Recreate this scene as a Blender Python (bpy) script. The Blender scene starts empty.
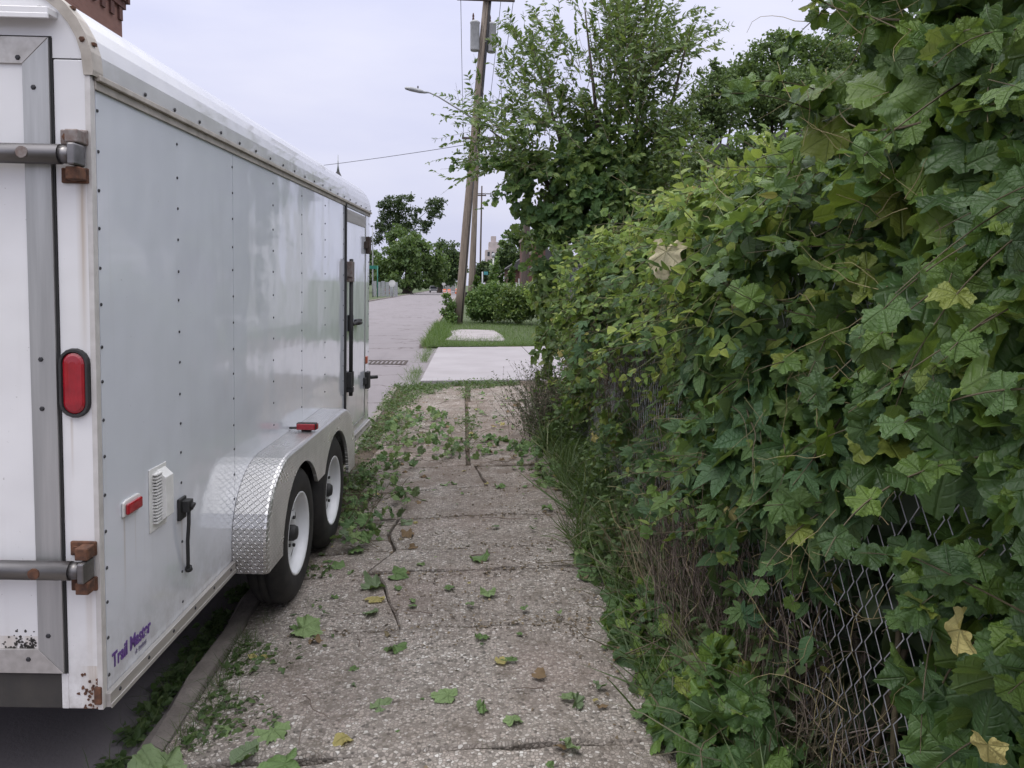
import bpy, math, random
import numpy as np
from mathutils import Matrix, Vector

rng = np.random.default_rng(11)
random.seed(5)
SC = bpy.context.scene
COL = SC.collection
rad = math.radians

# ------------------------------------------------------------------ camera
CAM_H, FOC, CX, CY = 1.60, 780.0, 512.0, 341.0
def rot(yaw, pitch, roll):
    cy, sy = math.cos(yaw), math.sin(yaw); cp, sp = math.cos(pitch), math.sin(pitch); cr, sr = math.cos(roll), math.sin(roll)
    Rz = np.array([[cy, -sy, 0], [sy, cy, 0], [0, 0, 1]]); Rx = np.array([[1, 0, 0], [0, cp, -sp], [0, sp, cp]])
    Ry = np.array([[cr, 0, sr], [0, 1, 0], [-sr, 0, cr]])
    return Rz @ Rx @ Ry
CR = rot(-.062, -.071, -.0104)
cam_d = bpy.data.cameras.new('camera'); cam = bpy.data.objects.new('camera', cam_d); COL.objects.link(cam)
cam_d.sensor_width = 36; cam_d.lens = FOC / 1024 * 36; cam_d.shift_y = -(384 - CY) / 1024
cam_d.clip_start = .05; cam_d.clip_end = 3000
m4 = Matrix.Identity(4)
for i in range(3):
    m4[i][0] = CR[i][0]; m4[i][1] = CR[i][2]; m4[i][2] = -CR[i][1]
m4[2][3] = CAM_H
cam.matrix_world = m4
SC.camera = cam

# ------------------------------------------------------------------ sky, sun, exposure
world = bpy.data.worlds.new('World'); SC.world = world; world.use_nodes = True
SUN_EL, SUN_AZ = 58, 250          # degrees; azimuth measured clockwise from +Y
def build_world():
    nt = world.node_tree; N = nt.nodes; L = nt.links; N.clear()
    out = N.new('ShaderNodeOutputWorld'); bg = N.new('ShaderNodeBackground')
    sky = N.new('ShaderNodeTexSky'); sky.sky_type = 'NISHITA'; sky.sun_disc = False
    sky.sun_elevation = rad(SUN_EL); sky.sun_rotation = rad(SUN_AZ); sky.dust_density = 3
    tc = N.new('ShaderNodeTexCoord'); sep = N.new('ShaderNodeSeparateXYZ'); L.new(tc.outputs['Generated'], sep.inputs[0])
    ramp = N.new('ShaderNodeValToRGB')                     # overcast: darker at the horizon, bright overhead
    e = ramp.color_ramp.elements
    e[0].position = 0; e[0].color = (.7, .715, .87, 1)
    e[1].position = 1; e[1].color = (2.9, 2.87, 2.95, 1)
    for p, c in ((.12, (.76, .775, .95, 1)), (.36, (.88, .895, 1.08, 1)), (.62, (2.1, 2.1, 2.2, 1))):
        q = e.new(p); q.color = c
    L.new(sep.outputs[2], ramp.inputs[0])
    mp = N.new('ShaderNodeMapping'); mp.inputs['Scale'].default_value = (1.3, 1.3, 5)
    L.new(tc.outputs['Generated'], mp.inputs[0])
    no = N.new('ShaderNodeTexNoise'); no.inputs['Scale'].default_value = 2.2; no.inputs['Detail'].default_value = 5; no.inputs['Roughness'].default_value = .5
    L.new(mp.outputs[0], no.inputs[0])
    cr = N.new('ShaderNodeValToRGB'); cr.color_ramp.elements[0].position = .32; cr.color_ramp.elements[1].position = .68
    cr.color_ramp.elements[0].color = (.9, .91, .97, 1); cr.color_ramp.elements[1].color = (1.06, 1.05, 1.03, 1)
    L.new(no.outputs[0], cr.inputs[0])
    mul = N.new('ShaderNodeMix'); mul.data_type = 'RGBA'; mul.blend_type = 'MULTIPLY'; mul.inputs[0].default_value = 1
    L.new(ramp.outputs[0], mul.inputs[6]); L.new(cr.outputs[0], mul.inputs[7])
    sc_ = N.new('ShaderNodeMix'); sc_.data_type = 'RGBA'; sc_.blend_type = 'MULTIPLY'; sc_.inputs[0].default_value = 1
    L.new(mul.outputs[2], sc_.inputs[6]); sc_.inputs[7].default_value = (10, 10, 10, 1)
    mix = N.new('ShaderNodeMix'); mix.data_type = 'RGBA'; mix.inputs[0].default_value = .94
    L.new(sky.outputs[0], mix.inputs[6]); L.new(sc_.outputs[2], mix.inputs[7])
    L.new(mix.outputs[2], bg.inputs[0]); bg.inputs[1].default_value = .1
    L.new(bg.outputs[0], out.inputs[0])
build_world()
sl = bpy.data.lights.new('sun', 'SUN'); sl.energy = 1.0; sl.angle = rad(25); sl.color = (1, .96, .9)
sun = bpy.data.objects.new('sun', sl); COL.objects.link(sun)
az, el = rad(SUN_AZ), rad(SUN_EL)
sdir = Vector((math.sin(az) * math.cos(el), math.cos(az) * math.cos(el), math.sin(el)))
sun.rotation_euler = sdir.to_track_quat('Z', 'Y').to_euler()
sun.location = (0, 0, 30)
SC.view_settings.view_transform = 'Standard'; SC.view_settings.look = 'None'
SC.view_settings.exposure = 0.0; SC.view_settings.gamma = 1; SC.view_settings.use_curve_mapping = False
SC.render.engine = 'CYCLES'
SC.cycles.max_bounces = 6; SC.cycles.diffuse_bounces = 3; SC.cycles.glossy_bounces = 3; SC.cycles.transmission_bounces = 3
SC.cycles.use_denoising = True

# ------------------------------------------------------------------ measuring helpers
def ray(u, v): return CR @ np.array([(u - CX) / FOC, 1, -(v - CY) / FOC])
CAMP = np.array([0, 0, CAM_H])
def gnd(u, v, z=0.): d = ray(u, v); return CAMP + (z - CAM_H) / d[2] * d
def at_y(u, v, Y): d = ray(u, v); return CAMP + Y / d[1] * d
def at_x(u, v, X): d = ray(u, v); return CAMP + X / d[0] * d

# ------------------------------------------------------------------ materials
MATS = {}
class NT:
    def __init__(s, name):
        s.m = bpy.data.materials.new(name); s.m.use_nodes = True; s.t = s.m.node_tree
        s.t.nodes.clear()
        s.out = s.t.nodes.new('ShaderNodeOutputMaterial')
    def n(s, typ, **kw):
        o = s.t.nodes.new('ShaderNode' + typ)
        for k, v in kw.items():
            setattr(o, k, v)
        return o
    def set(s, node, key, v):
        if hasattr(v, 'is_output') or isinstance(v, bpy.types.NodeSocket): s.t.links.new(v, node.inputs[key])
        else: node.inputs[key].default_value = v
    def math(s, op, a, b=0., c=None, clamp=False):
        o = s.n('Math', operation=op); o.use_clamp = clamp
        s.set(o, 0, a); s.set(o, 1, b)
        if c is not None: s.set(o, 2, c)
        return o.outputs[0]
    def noise(s, vec=None, scale=5., detail=4., rough=.55, dist=0.):
        o = s.n('TexNoise'); o.inputs['Scale'].default_value = scale; o.inputs['Detail'].default_value = detail
        o.inputs['Roughness'].default_value = rough; o.inputs['Distortion'].default_value = dist
        if vec is not None: s.t.links.new(vec, o.inputs['Vector'])
        return o.outputs['Fac']
    def ramp(s, fac, stops, interp='LINEAR'):
        o = s.n('ValToRGB'); cr = o.color_ramp; cr.interpolation = interp
        while len(cr.elements) < len(stops): cr.elements.new(.5)
        for e, (p, c) in zip(cr.elements, stops):
            e.position = p; e.color = (c, c, c, 1) if isinstance(c, (int, float)) else (*c, 1)
        s.t.links.new(fac, o.inputs[0]); return o.outputs[0]
    def mix(s, fac, a, b, blend='MIX'):
        o = s.n('Mix', data_type='RGBA', blend_type=blend)
        s.set(o, 0, fac)
        for k, v in ((6, a), (7, b)):
            if isinstance(v, tuple): o.inputs[k].default_value = (*v, 1) if len(v) == 3 else v
            else: s.t.links.new(v, o.inputs[k])
        return o.outputs[2]
    def obj(s): return s.n('TexCoord').outputs['Object']
    def uv(s): return s.n('TexCoord').outputs['UV']
    def mapping(s, vec, scale=(1, 1, 1), loc=(0, 0, 0), rotz=0):
        o = s.n('Mapping'); o.inputs['Scale'].default_value = scale; o.inputs['Location'].default_value = loc
        o.inputs['Rotation'].default_value = (0, 0, rotz); s.t.links.new(vec, o.inputs[0]); return o.outputs[0]
    def sep(s, vec):
        o = s.n('SeparateXYZ'); s.t.links.new(vec, o.inputs[0]); return o.outputs
    def comb(s, x, y, z=0.):
        o = s.n('CombineXYZ'); s.set(o, 0, x); s.set(o, 1, y); s.set(o, 2, z); return o.outputs[0]
    def bump(s, h, strength=.3, dist=.01, normal=None):
        o = s.n('Bump'); o.inputs['Strength'].default_value = strength; o.inputs['Distance'].default_value = dist
        s.t.links.new(h, o.inputs['Height'])
        if normal is not None: s.t.links.new(normal, o.inputs['Normal'])
        return o.outputs[0]
    def bsdf(s, col, rough=.6, metal=0., normal=None, spec=.5, coat=0.):
        o = s.n('BsdfPrincipled')
        s.set(o, 'Base Color', (*col, 1) if isinstance(col, tuple) and len(col) == 3 else col)
        s.set(o, 'Roughness', rough); s.set(o, 'Metallic', metal); s.set(o, 'Specular IOR Level', spec); s.set(o, 'Coat Weight', coat)
        if normal is not None: s.t.links.new(normal, o.inputs['Normal'])
        return o.outputs[0]
    def done(s, sh):
        s.t.links.new(sh, s.out.inputs[0]); return s.m

def simple(name, a, b=None, scale=8., rough=.6, metal=0., bump=.15, dist=.005, spec=.5, vec_scale=(1, 1, 1), coat=0., lo=.3, hi=.7):
    if name in MATS: return MATS[name]
    t = NT(name); b = b or tuple(x * .72 for x in a)
    v = t.mapping(t.obj(), vec_scale)
    f = t.noise(v, scale, 6)
    c = t.ramp(f, [(lo, a), (hi, b)])
    f2 = t.noise(v, scale * 6, 3)
    r = t.math('MULTIPLY_ADD', f, .25, rough - .12)
    MATS[name] = t.done(t.bsdf(c, r, metal, t.bump(f2, bump, dist) if bump else None, spec, coat))
    return MATS[name]

def leaf_mat(name, stops, rough=.45, trans=.3, tcol=(.16, .26, .03), veins=None, spec=.4, back=.25):
    """stops: colours spread over a random value per leaf; veins: None, 'pinnate' or 'palmate' (UV: petiole at .5,0)"""
    if name in MATS: return MATS[name]
    t = NT(name)
    g = t.n('NewGeometry')
    c = t.ramp(g.outputs['Random Per Island'], stops)
    nrm = None
    if veins:
        u, v, _ = t.sep(t.uv())
        x = t.math('ABSOLUTE', t.math('SUBTRACT', u, .5)); 
        if veins == 'pinnate':
            mid = t.math('SUBTRACT', 1, t.math('MULTIPLY', x, 40), clamp=True)
            s_ = t.math('FRACT', t.math('MULTIPLY', t.math('SUBTRACT', v, t.math('MULTIPLY', x, .8)), 7.))
            side = t.math('SUBTRACT', 1, t.math('MULTIPLY', t.math('ABSOLUTE', t.math('SUBTRACT', s_, .5)), 8.), clamp=True)
            line = t.math('MAXIMUM', mid, t.math('MULTIPLY', side, .6))
        else:
            yy = t.math('SUBTRACT', v, .3)
            a = t.math('ARCTAN2', x, yy); r = t.math('SQRT', t.math('ADD', t.math('MULTIPLY', x, x), t.math('MULTIPLY', yy, yy)))
            line = None
            for ang, w in ((0., 60.), (.98, 65.), (1.9, 75.)):
                dd = t.math('MULTIPLY', t.math('ABSOLUTE', t.math('SUBTRACT', a, ang)), r)
                l1 = t.math('SUBTRACT', 1, t.math('MULTIPLY', dd, w), clamp=True)
                line = l1 if line is None else t.math('MAXIMUM', line, l1)
            s_ = t.math('FRACT', t.math('MULTIPLY', t.math('SUBTRACT', r, t.math('MULTIPLY', t.math('ABSOLUTE', t.math('SUBTRACT', a, .98)), .12)), 13.))
            side = t.math('SUBTRACT', 1, t.math('MULTIPLY', t.math('ABSOLUTE', t.math('SUBTRACT', s_, .5)), 7.), clamp=True)
            line = t.math('MAXIMUM', line, t.math('MULTIPLY', side, .4))
        c = t.mix(t.math('MULTIPLY', line, .3), c, (.12, .17, .07))
        nz = t.noise(t.uv(), 16, 4)
        nrm = t.bump(t.math('ADD', t.math('MULTIPLY', line, -.6), nz), .8, .006)
    nn = t.noise(t.obj(), 14., 3)
    c = t.mix(t.math('MULTIPLY', nn, .5), c, t.mix(.5, c, (.03, .035, .01)))
    c = t.mix(t.math('MULTIPLY', g.outputs['Backfacing'], back), c, (.16, .2, .13))
    p = t.bsdf(c, rough, 0, nrm, spec)
    tr = t.n('BsdfTranslucent'); t.t.links.new(t.mix(.6, c, tcol), tr.inputs[0])
    mx = t.n('MixShader'); mx.inputs[0].default_value = trans
    t.t.links.new(p, mx.inputs[1]); t.t.links.new(tr.outputs[0], mx.inputs[2])
    MATS[name] = t.done(mx.outputs[0]); return MATS[name]

# ------------------------------------------------------------------ object helpers
def link(o, parent=None):
    COL.objects.link(o)
    if parent: o.parent = parent
    return o
def tag(o, label=None, cat=None, group=None, kind=None):
    for k, v in (('label', label), ('category', cat), ('group', group), ('kind', kind)):
        if v: o[k] = v
    return o
def thing(name, label, cat, loc=(0, 0, 0), rz=0., group=None):
    o = bpy.data.objects.new(name, None); o.empty_display_size = .1
    link(o); o.location = loc; o.rotation_euler = (0, 0, rz)
    return tag(o, label, cat, group)

class MB:
    """collects polygons; build() links ONE mesh"""
    def __init__(s): s.v = []; s.f = []; s.mi = []; s.uv = {}; s.sm = []
    def poly(s, pts, mi=0, smooth=False):
        b = len(s.v); s.v.extend([tuple(p) for p in pts]); s.f.append(list(range(b, b + len(pts)))); s.mi.append(mi); s.sm.append(smooth)
    def add(s, vs, fs, mi=0, smooth=False):
        b = len(s.v); s.v.extend([tuple(p) for p in vs])
        for f in fs: s.f.append([b + i for i in f]); s.mi.append(mi); s.sm.append(smooth)
    def box(s, x0, x1, y0, y1, z0, z1, mi=0):
        v = [(x0, y0, z0), (x1, y0, z0), (x1, y1, z0), (x0, y1, z0), (x0, y0, z1), (x1, y0, z1), (x1, y1, z1), (x0, y1, z1)]
        s.add(v, [(3, 2, 1, 0), (4, 5, 6, 7), (0, 1, 5, 4), (1, 2, 6, 5), (2, 3, 7, 6), (3, 0, 4, 7)], mi)
    def prism(s, pts, ax, a, b, mi=0, smooth=False):
        """pts: 2D outline in the two other axes; extruded along axis ax from a to b"""
        def P(p, t):
            q = list(p); q.insert(ax, t); return tuple(q)
        n = len(pts); v = [P(p, a) for p in pts] + [P(p, b) for p in pts]
        base = len(s.v); s.v.extend(v)
        for i in range(n):
            j = (i + 1) % n
            s.f.append([base + i, base + j, base + n + j, base + n + i]); s.mi.append(mi); s.sm.append(smooth)
        s.f.append([base + i for i in reversed(range(n))]); s.mi.append(mi); s.sm.append(False)
        s.f.append([base + n + i for i in range(n)]); s.mi.append(mi); s.sm.append(False)
    def tube(s, pts, r, n=8, mi=0, cap=True, smooth=True):
        pts = [Vector(p) for p in pts]; m = len(pts)
        rr = r if isinstance(r, (list, tuple)) else [r] * m
        d0 = (pts[1] - pts[0]).normalized(); up = Vector((0, 0, 1)) if abs(d0.z) < .9 else Vector((1, 0, 0))
        a = d0.cross(up).normalized(); base = len(s.v)
        for i, p in enumerate(pts):
            d = (pts[min(i + 1, m - 1)] - pts[max(i - 1, 0)]).normalized()
            a = (a - d * a.dot(d)).normalized(); b = d.cross(a)
            for k in range(n):
                t = 2 * math.pi * k / n; s.v.append(tuple(p + (a * math.cos(t) + b * math.sin(t)) * rr[i]))
        for i in range(m - 1):
            for k in range(n):
                k2 = (k + 1) % n
                s.f.append([base + i * n + k, base + i * n + k2, base + (i + 1) * n + k2, base + (i + 1) * n + k]); s.mi.append(mi); s.sm.append(smooth)
        if cap:
            s.f.append([base + k for k in reversed(range(n))]); s.mi.append(mi); s.sm.append(False)
            s.f.append([base + (m - 1) * n + k for k in range(n)]); s.mi.append(mi); s.sm.append(False)
    def lathe(s, prof, axis='x', n=32, c=(0, 0, 0), mi=0, smooth=True):
        """prof: (radius, offset along axis)"""
        base = len(s.v); m = len(prof)
        for r, o in prof:
            for k in range(n):
                t = 2 * math.pi * k / n; p, q = r * math.cos(t), r * math.sin(t)
                v = {'x': (o, p, q), 'y': (p, o, q), 'z': (p, q, o)}[axis]
                s.v.append((v[0] + c[0], v[1] + c[1], v[2] + c[2]))
        for i in range(m - 1):
            for k in range(n):
                k2 = (k + 1) % n
                s.f.append([base + i * n + k, base + i * n + k2, base + (i + 1) * n + k2, base + (i + 1) * n + k]); s.mi.append(mi); s.sm.append(smooth)
    def dot(s, p, axis, r, h, mi, n=6):
        """a flat rivet head on a surface facing +axis/-axis"""
        ax, sg = axis; o = []
        for rr, hh in ((r, 0), (r * .75, h)):
            for k in range(n):
                t = 2 * math.pi * k / n; q = [rr * math.cos(t), rr * math.sin(t)]; q.insert(ax, hh * sg)
                o.append((p[0] + q[0], p[1] + q[1], p[2] + q[2]))
        s.add(o, [[i, (i + 1) % n, n + (i + 1) % n, n + i] for i in range(n)] + [[n + i for i in range(n)]], mi)
    def build(s, name, mats, parent=None, bevel=0., scale=1., fix=True):
        me = bpy.data.meshes.new(name)
        v = [tuple(c * scale for c in p) for p in s.v] if scale != 1 else s.v
        me.from_pydata(v, [], s.f)
        for m in (mats if isinstance(mats, (list, tuple)) else [mats]): me.materials.append(m)
        me.polygons.foreach_set('material_index', s.mi); me.polygons.foreach_set('use_smooth', s.sm)
        me.update()
        o = link(bpy.data.objects.new(name, me), parent)
        if bevel:
            b = o.modifiers.new('bevel', 'BEVEL'); b.width = bevel; b.segments = 2; b.limit_method = 'ANGLE'; b.angle_limit = rad(40)
        return o

def np_mesh(name, V, F, mat, parent=None, UV=None, smooth=True):
    """V (n,3), F (m,3) triangles, UV (n,2) per vertex"""
    me = bpy.data.meshes.new(name); n, m = len(V), len(F)
    me.vertices.add(n); me.vertices.foreach_set('co', np.ascontiguousarray(V, np.float32).ravel())
    me.loops.add(m * 3); me.loops.foreach_set('vertex_index', np.ascontiguousarray(F, np.int32).ravel())
    me.polygons.add(m); me.polygons.foreach_set('loop_start', np.arange(0, m * 3, 3, dtype=np.int32))
    me.polygons.foreach_set('loop_total', np.full(m, 3, np.int32))
    me.polygons.foreach_set('use_smooth', np.full(m, smooth, bool))
    if UV is not None:
        l = me.uv_layers.new(name='UVMap'); l.data.foreach_set('uv', np.ascontiguousarray(UV[F.ravel()], np.float32).ravel())
    me.materials.append(mat); me.update(); me.validate()
    return link(bpy.data.objects.new(name, me), parent)

def nrm(a): return a / np.maximum(np.linalg.norm(a, axis=-1, keepdims=True), 1e-9)

class Scatter:
    """many small leaves or blades gathered into one mesh"""
    def __init__(s): s.V = []; s.F = []; s.U = []; s.n = 0
    def put(s, T, pos, d, nor, sc):
        """T=(verts,tris,uv); tip direction d, blade normal nor, all (N,3); sc (N,)"""
        V, F, U = T; pos = np.asarray(pos, float); N = len(pos)
        if N == 0: return s
        d = nrm(np.broadcast_to(d, (N, 3))); nor = np.broadcast_to(nor, (N, 3))
        z = nrm(nor - d * np.sum(nor * d, 1, keepdims=True)); x = np.cross(d, z)
        M = np.stack([x, d, z], 2)                       # columns
        W = np.einsum('nij,vj->nvi', M, V) * np.broadcast_to(sc, (N,))[:, None, None] + pos[:, None, :]
        s.V.append(W.reshape(-1, 3)); k = len(V)
        s.F.append((F[None] + (np.arange(N) * k)[:, None, None] + s.n).reshape(-1, 3)); s.U.append(np.tile(U, (N, 1)))
        s.n += N * k; return s
    def raw(s, V, F, U=None):
        V = np.asarray(V, float); s.V.append(V); s.F.append(np.asarray(F) + s.n); s.U.append(np.zeros((len(V), 2)) if U is None else U); s.n += len(V)
    def build(s, name, mat, parent=None, smooth=True):
        if not s.V: return None
        V = np.concatenate(s.V)
        if parent is not None: V = V - np.array(parent.location)
        return np_mesh(name, V, np.concatenate(s.F), mat, parent, np.concatenate(s.U), smooth)

def tubes(polys, n=3):
    """polys: list of (points (k,3), radii (k,)) -> V, F triangles"""
    Vs, Fs, b = [], [], 0
    ang = np.arange(n) * 2 * math.pi / n
    for P, R in polys:
        P = np.asarray(P, float); k = len(P); R = np.broadcast_to(R, (k,))
        D = nrm(np.gradient(P, axis=0)); up = np.array([.31, .57, .76]); A = nrm(np.cross(D, up)); B = np.cross(D, A)
        ring = P[:, None] + (A[:, None] * np.cos(ang)[None, :, None] + B[:, None] * np.sin(ang)[None, :, None]) * R[:, None, None]
        Vs.append(ring.reshape(-1, 3))
        i = np.arange(k - 1)[:, None]; j = np.arange(n)[None]; j2 = (j + 1) % n
        a, bb, c, d = i * n + j, i * n + j2, (i + 1) * n + j2, (i + 1) * n + j
        Fs.append(np.concatenate([np.stack([a, bb, c], -1).reshape(-1, 3), np.stack([a, c, d], -1).reshape(-1, 3)]) + b)
        b += k * n
    return np.concatenate(Vs), np.concatenate(Fs)

# ------------------------------------------------------------------ leaf shapes (petiole at origin, tip towards +Y, upper face +Z)
def ovate(width=.3, fold=.12, droop=.22, ts=(.12, .32, .58, .82), prof=(.62, 1., .85, .42), twist=0.):
    v = [(0, 0, 0)]; 
    for t, w in zip(ts, prof):
        z = -droop * t * t; ww = w * width
        v += [(-ww, t, z + fold * w + twist * t), (0, t, z), (ww, t, z + fold * w - twist * t)]
    v.append((0, 1, -droop)); k = len(ts); F = [(0, 2, 1), (0, 3, 2)]
    for i in range(k - 1):
        a = 1 + 3 * i; b = a + 3
        F += [(a, a + 1, b + 1), (a, b + 1, b), (a + 1, a + 2, b + 2), (a + 1, b + 2, b + 1)]
    e = 1 + 3 * (k - 1); last = len(v) - 1; F += [(e, e + 1, last), (e + 1, e + 2, last)]
    V = np.array(v, float); U = np.stack([V[:, 0] + .5, V[:, 1]], 1)
    return V, np.array(F), U
def rhomb(w=.35, bend=.1):
    V = np.array([(0, 0, 0), (w, .5, bend), (0, 1, 0), (-w, .45, bend)], float)
    return V, np.array([(0, 1, 2), (0, 2, 3)]), np.stack([V[:, 0] + .5, V[:, 1]], 1)
def grape(seed, n=64, depth=1., tooth=.035, droop=.28, lobe=1.):
    r = np.random.default_rng(seed)
    key_a = np.radians([0, 14, 30, 50, 62, 88, 112, 128, 152, 172, 180]); l = .13 * lobe
    key_r = np.array([1., .9 - l * .2, .8 - l, .88 + l * .3, .84, .7 - l * .7, .72, .66, .52, .3, .1])
    A = np.linspace(-math.pi, math.pi, n, endpoint=False) + math.pi / n
    R = np.interp(np.abs(A), key_a, key_r) * (1 + tooth * (np.arange(n) % 2 * 2 - 1) + r.normal(0, .025, n)) * .62
    c0 = np.array([0, 0., 0]); off = .3
    rings = []
    ph = r.uniform(0, 6.28, 3); und = r.uniform(.02, .07, 3); curl = r.uniform(-.1, .25)
    for f in (.35, .7, 1.):
        x = R * f * np.sin(A); y = R * f * np.cos(A)
        rr = R * f
        vein = np.cos(5 * A * .98) * .02 * f
        z = vein - droop * np.maximum(y, -.2) ** 2 * 1.2 - curl * x * x + und[0] * np.sin(2 * A + ph[0]) * f + und[1] * np.sin(7 * A + ph[1]) * f * f + und[2] * np.sin(3 * A + ph[2]) * f * f
        rings.append(np.stack([x, y, z], 1))
    V = np.concatenate([[c0], *rings]); F = []
    m = n
    for k in range(m):
        if k == m - 1: continue                                # the open basal sinus
        F.append((0, 1 + k, 1 + k + 1))
        for q in range(2):
            a = 1 + q * m + k; b = a + m
            F += [(a, b, b + 1), (a, b + 1, a + 1)]
    U = np.stack([V[:, 0] * .75 + .5, V[:, 1] * .75 + .3], 1)
    return V, np.array(F)[:, ::-1], U
def creeper5(seed):
    r = np.random.default_rng(seed); Vs = [np.zeros((1, 3))]; Fs = []; Us = [np.array([[.5, 0]])]; b = 1
    o = ovate(.2, .05, .25, prof=(.35, .85, 1., .6))
    for a, s in ((0, 1.), (42, .92), (-42, .92), (88, .68), (-88, .68)):
        V, F, U = o; t = rad(a + r.uniform(-8, 8)); c, sn = math.cos(t), math.sin(t)
        W = V * s; W = np.stack([W[:, 0] * c + W[:, 1] * sn, -W[:, 0] * sn + W[:, 1] * c, W[:, 2] + r.uniform(-.1, .05) * W[:, 1]], 1)
        F = F + b; F[F == b] = 0
        Vs.append(W); Us.append(U); Fs.append(F); b += len(V)
    return np.concatenate(Vs), np.concatenate(Fs), np.concatenate(Us)
def compound(pairs=5, w=.16):
    """a pinnate spray of small leaflets"""
    Vs, Fs, Us, b = [], [], [], 0
    o = rhomb(w * 1.2, .05)
    for i in range(pairs * 2 + 1):
        V, F, U = o; k = i // 2; t = (k + .6) / (pairs + .3); a = (1 if i % 2 else -1) * 1.0 if i < pairs * 2 else 0
        c, sn = math.cos(a), math.sin(a); W = V * .38 * (1 - .3 * t)
        W = np.stack([W[:, 0] * c + W[:, 1] * sn, -W[:, 0] * sn + W[:, 1] * c + t, W[:, 2] - .25 * t * t], 1)
        Vs.append(W); Fs.append(F + b); Us.append(U); b += len(V)
    return np.concatenate(Vs), np.concatenate(Fs), np.concatenate(Us)
def blade(bend=.5, w=.03):
    v = []; 
    for t, ww in ((0, 1), (.35, .9), (.7, .6)): v += [(-w * ww, t * (1 - bend * .25 * t), bend * t * t), (w * ww, t * (1 - bend * .25 * t), bend * t * t)]
    v.append((0, 1 - bend * .3, bend)); V = np.array(v, float)
    F = np.array([(0, 1, 3), (0, 3, 2), (2, 3, 5), (2, 5, 4), (4, 5, 6)])
    return V, F, np.stack([V[:, 0] + .5, V[:, 1]], 1)
OVATE = [ovate(), ovate(.34, .06, .3, twist=.05), ovate(.27, .16, .15, twist=-.05)]
NARROW = [ovate(.2, .08, .2), ovate(.22, .05, .3, twist=.05)]
GRAPE = [grape(i, droop=.15 + .09 * (i % 4), lobe=(.6, 1.0, .35, 1.5, .5, .15, .8, .3)[i]) for i in range(8)]
GRAPE_LO = [grape(20 + i, n=24, tooth=.05, lobe=(.5, 1.1, .2, .8)[i]) for i in range(4)]
HEART = grape(77, lobe=.12, droop=.1, tooth=.02)
CREEP = [creeper5(i) for i in range(4)]
RH = [rhomb(), rhomb(.28, .18)]
BL = [blade(.3, .014), blade(.7, .012), blade(1.0, .016), blade(.15, .01)]
BLT = [blade(.2, .006), blade(.5, .005), blade(.9, .006), blade(.1, .004)]

class Noise2:
    def __init__(s, seed, f=1., k=14):
        r = np.random.default_rng(seed); s.k = r.normal(0, f, (k, 3)); s.p = r.uniform(0, 6.28, k); s.n = math.sqrt(k / 2)
    def __call__(s, a, b, c=0.):
        a, b = np.asarray(a, float), np.asarray(b, float)
        return sum(np.sin(kk[0] * a + kk[1] * b + kk[2] * c + p) for kk, p in zip(s.k, s.p)) / s.n

# ================================================================== THE SETTING
def aggregate_mat():
    t = NT('pebbled_concrete'); o = t.obj()
    vo = t.n('TexVoronoi'); vo.inputs['Scale'].default_value = 72; t.t.links.new(o, vo.inputs['Vector'])
    hue = t.sep(vo.outputs['Color'])[0]
    st = t.ramp(hue, [(0, (.08, .074, .068)), (.12, (.19, .17, .15)), (.34, (.3, .272, .24)), (.55, (.37, .336, .3)), (.74, (.42, .37, .325)), (.92, (.53, .5, .46)), (1., (.66, .64, .6))], 'LINEAR')
    vo2 = t.n('TexVoronoi', feature='DISTANCE_TO_EDGE'); vo2.inputs['Scale'].default_value = 72; t.t.links.new(o, vo2.inputs['Vector'])
    edge = t.ramp(vo2.outputs['Distance'], [(.02, 0.), (.16, 1.)])
    c = t.mix(edge, (.2, .18, .155), st)
    big = t.noise(o, 1.7, 6, .65)
    c = t.mix(t.ramp(big, [(.35, 0.), (.72, .6)]), c, (.155, .125, .105))
    fine = t.noise(o, 9, 5, .6)
    c = t.mix(t.ramp(fine, [(.52, 0.), (.7, .55)]), c, (.1, .08, .06))
    pk = t.noise(o, .9, 3)
    c = t.mix(t.ramp(pk, [(.5, 0.), (.7, .16)]), c, (.36, .23, .2))
    yy = t.sep(o)[1]; far = t.ramp(t.math('MULTIPLY', yy, .1), [(.46, 0.), (.62, 1.)])        # trodden soil lies on the far slabs
    so = t.noise(o, 3.2, 6, .7); c = t.mix(t.math('MULTIPLY', far, t.ramp(so, [(.4, 0.), (.6, .75)])), c, (.15, .115, .09))
    h = t.math('ADD', edge, t.math('MULTIPLY', fine, 2))
    return t.done(t.bsdf(c, .85, 0, t.bump(h, .55, .006), .3))
M_AGG = aggregate_mat()
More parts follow.
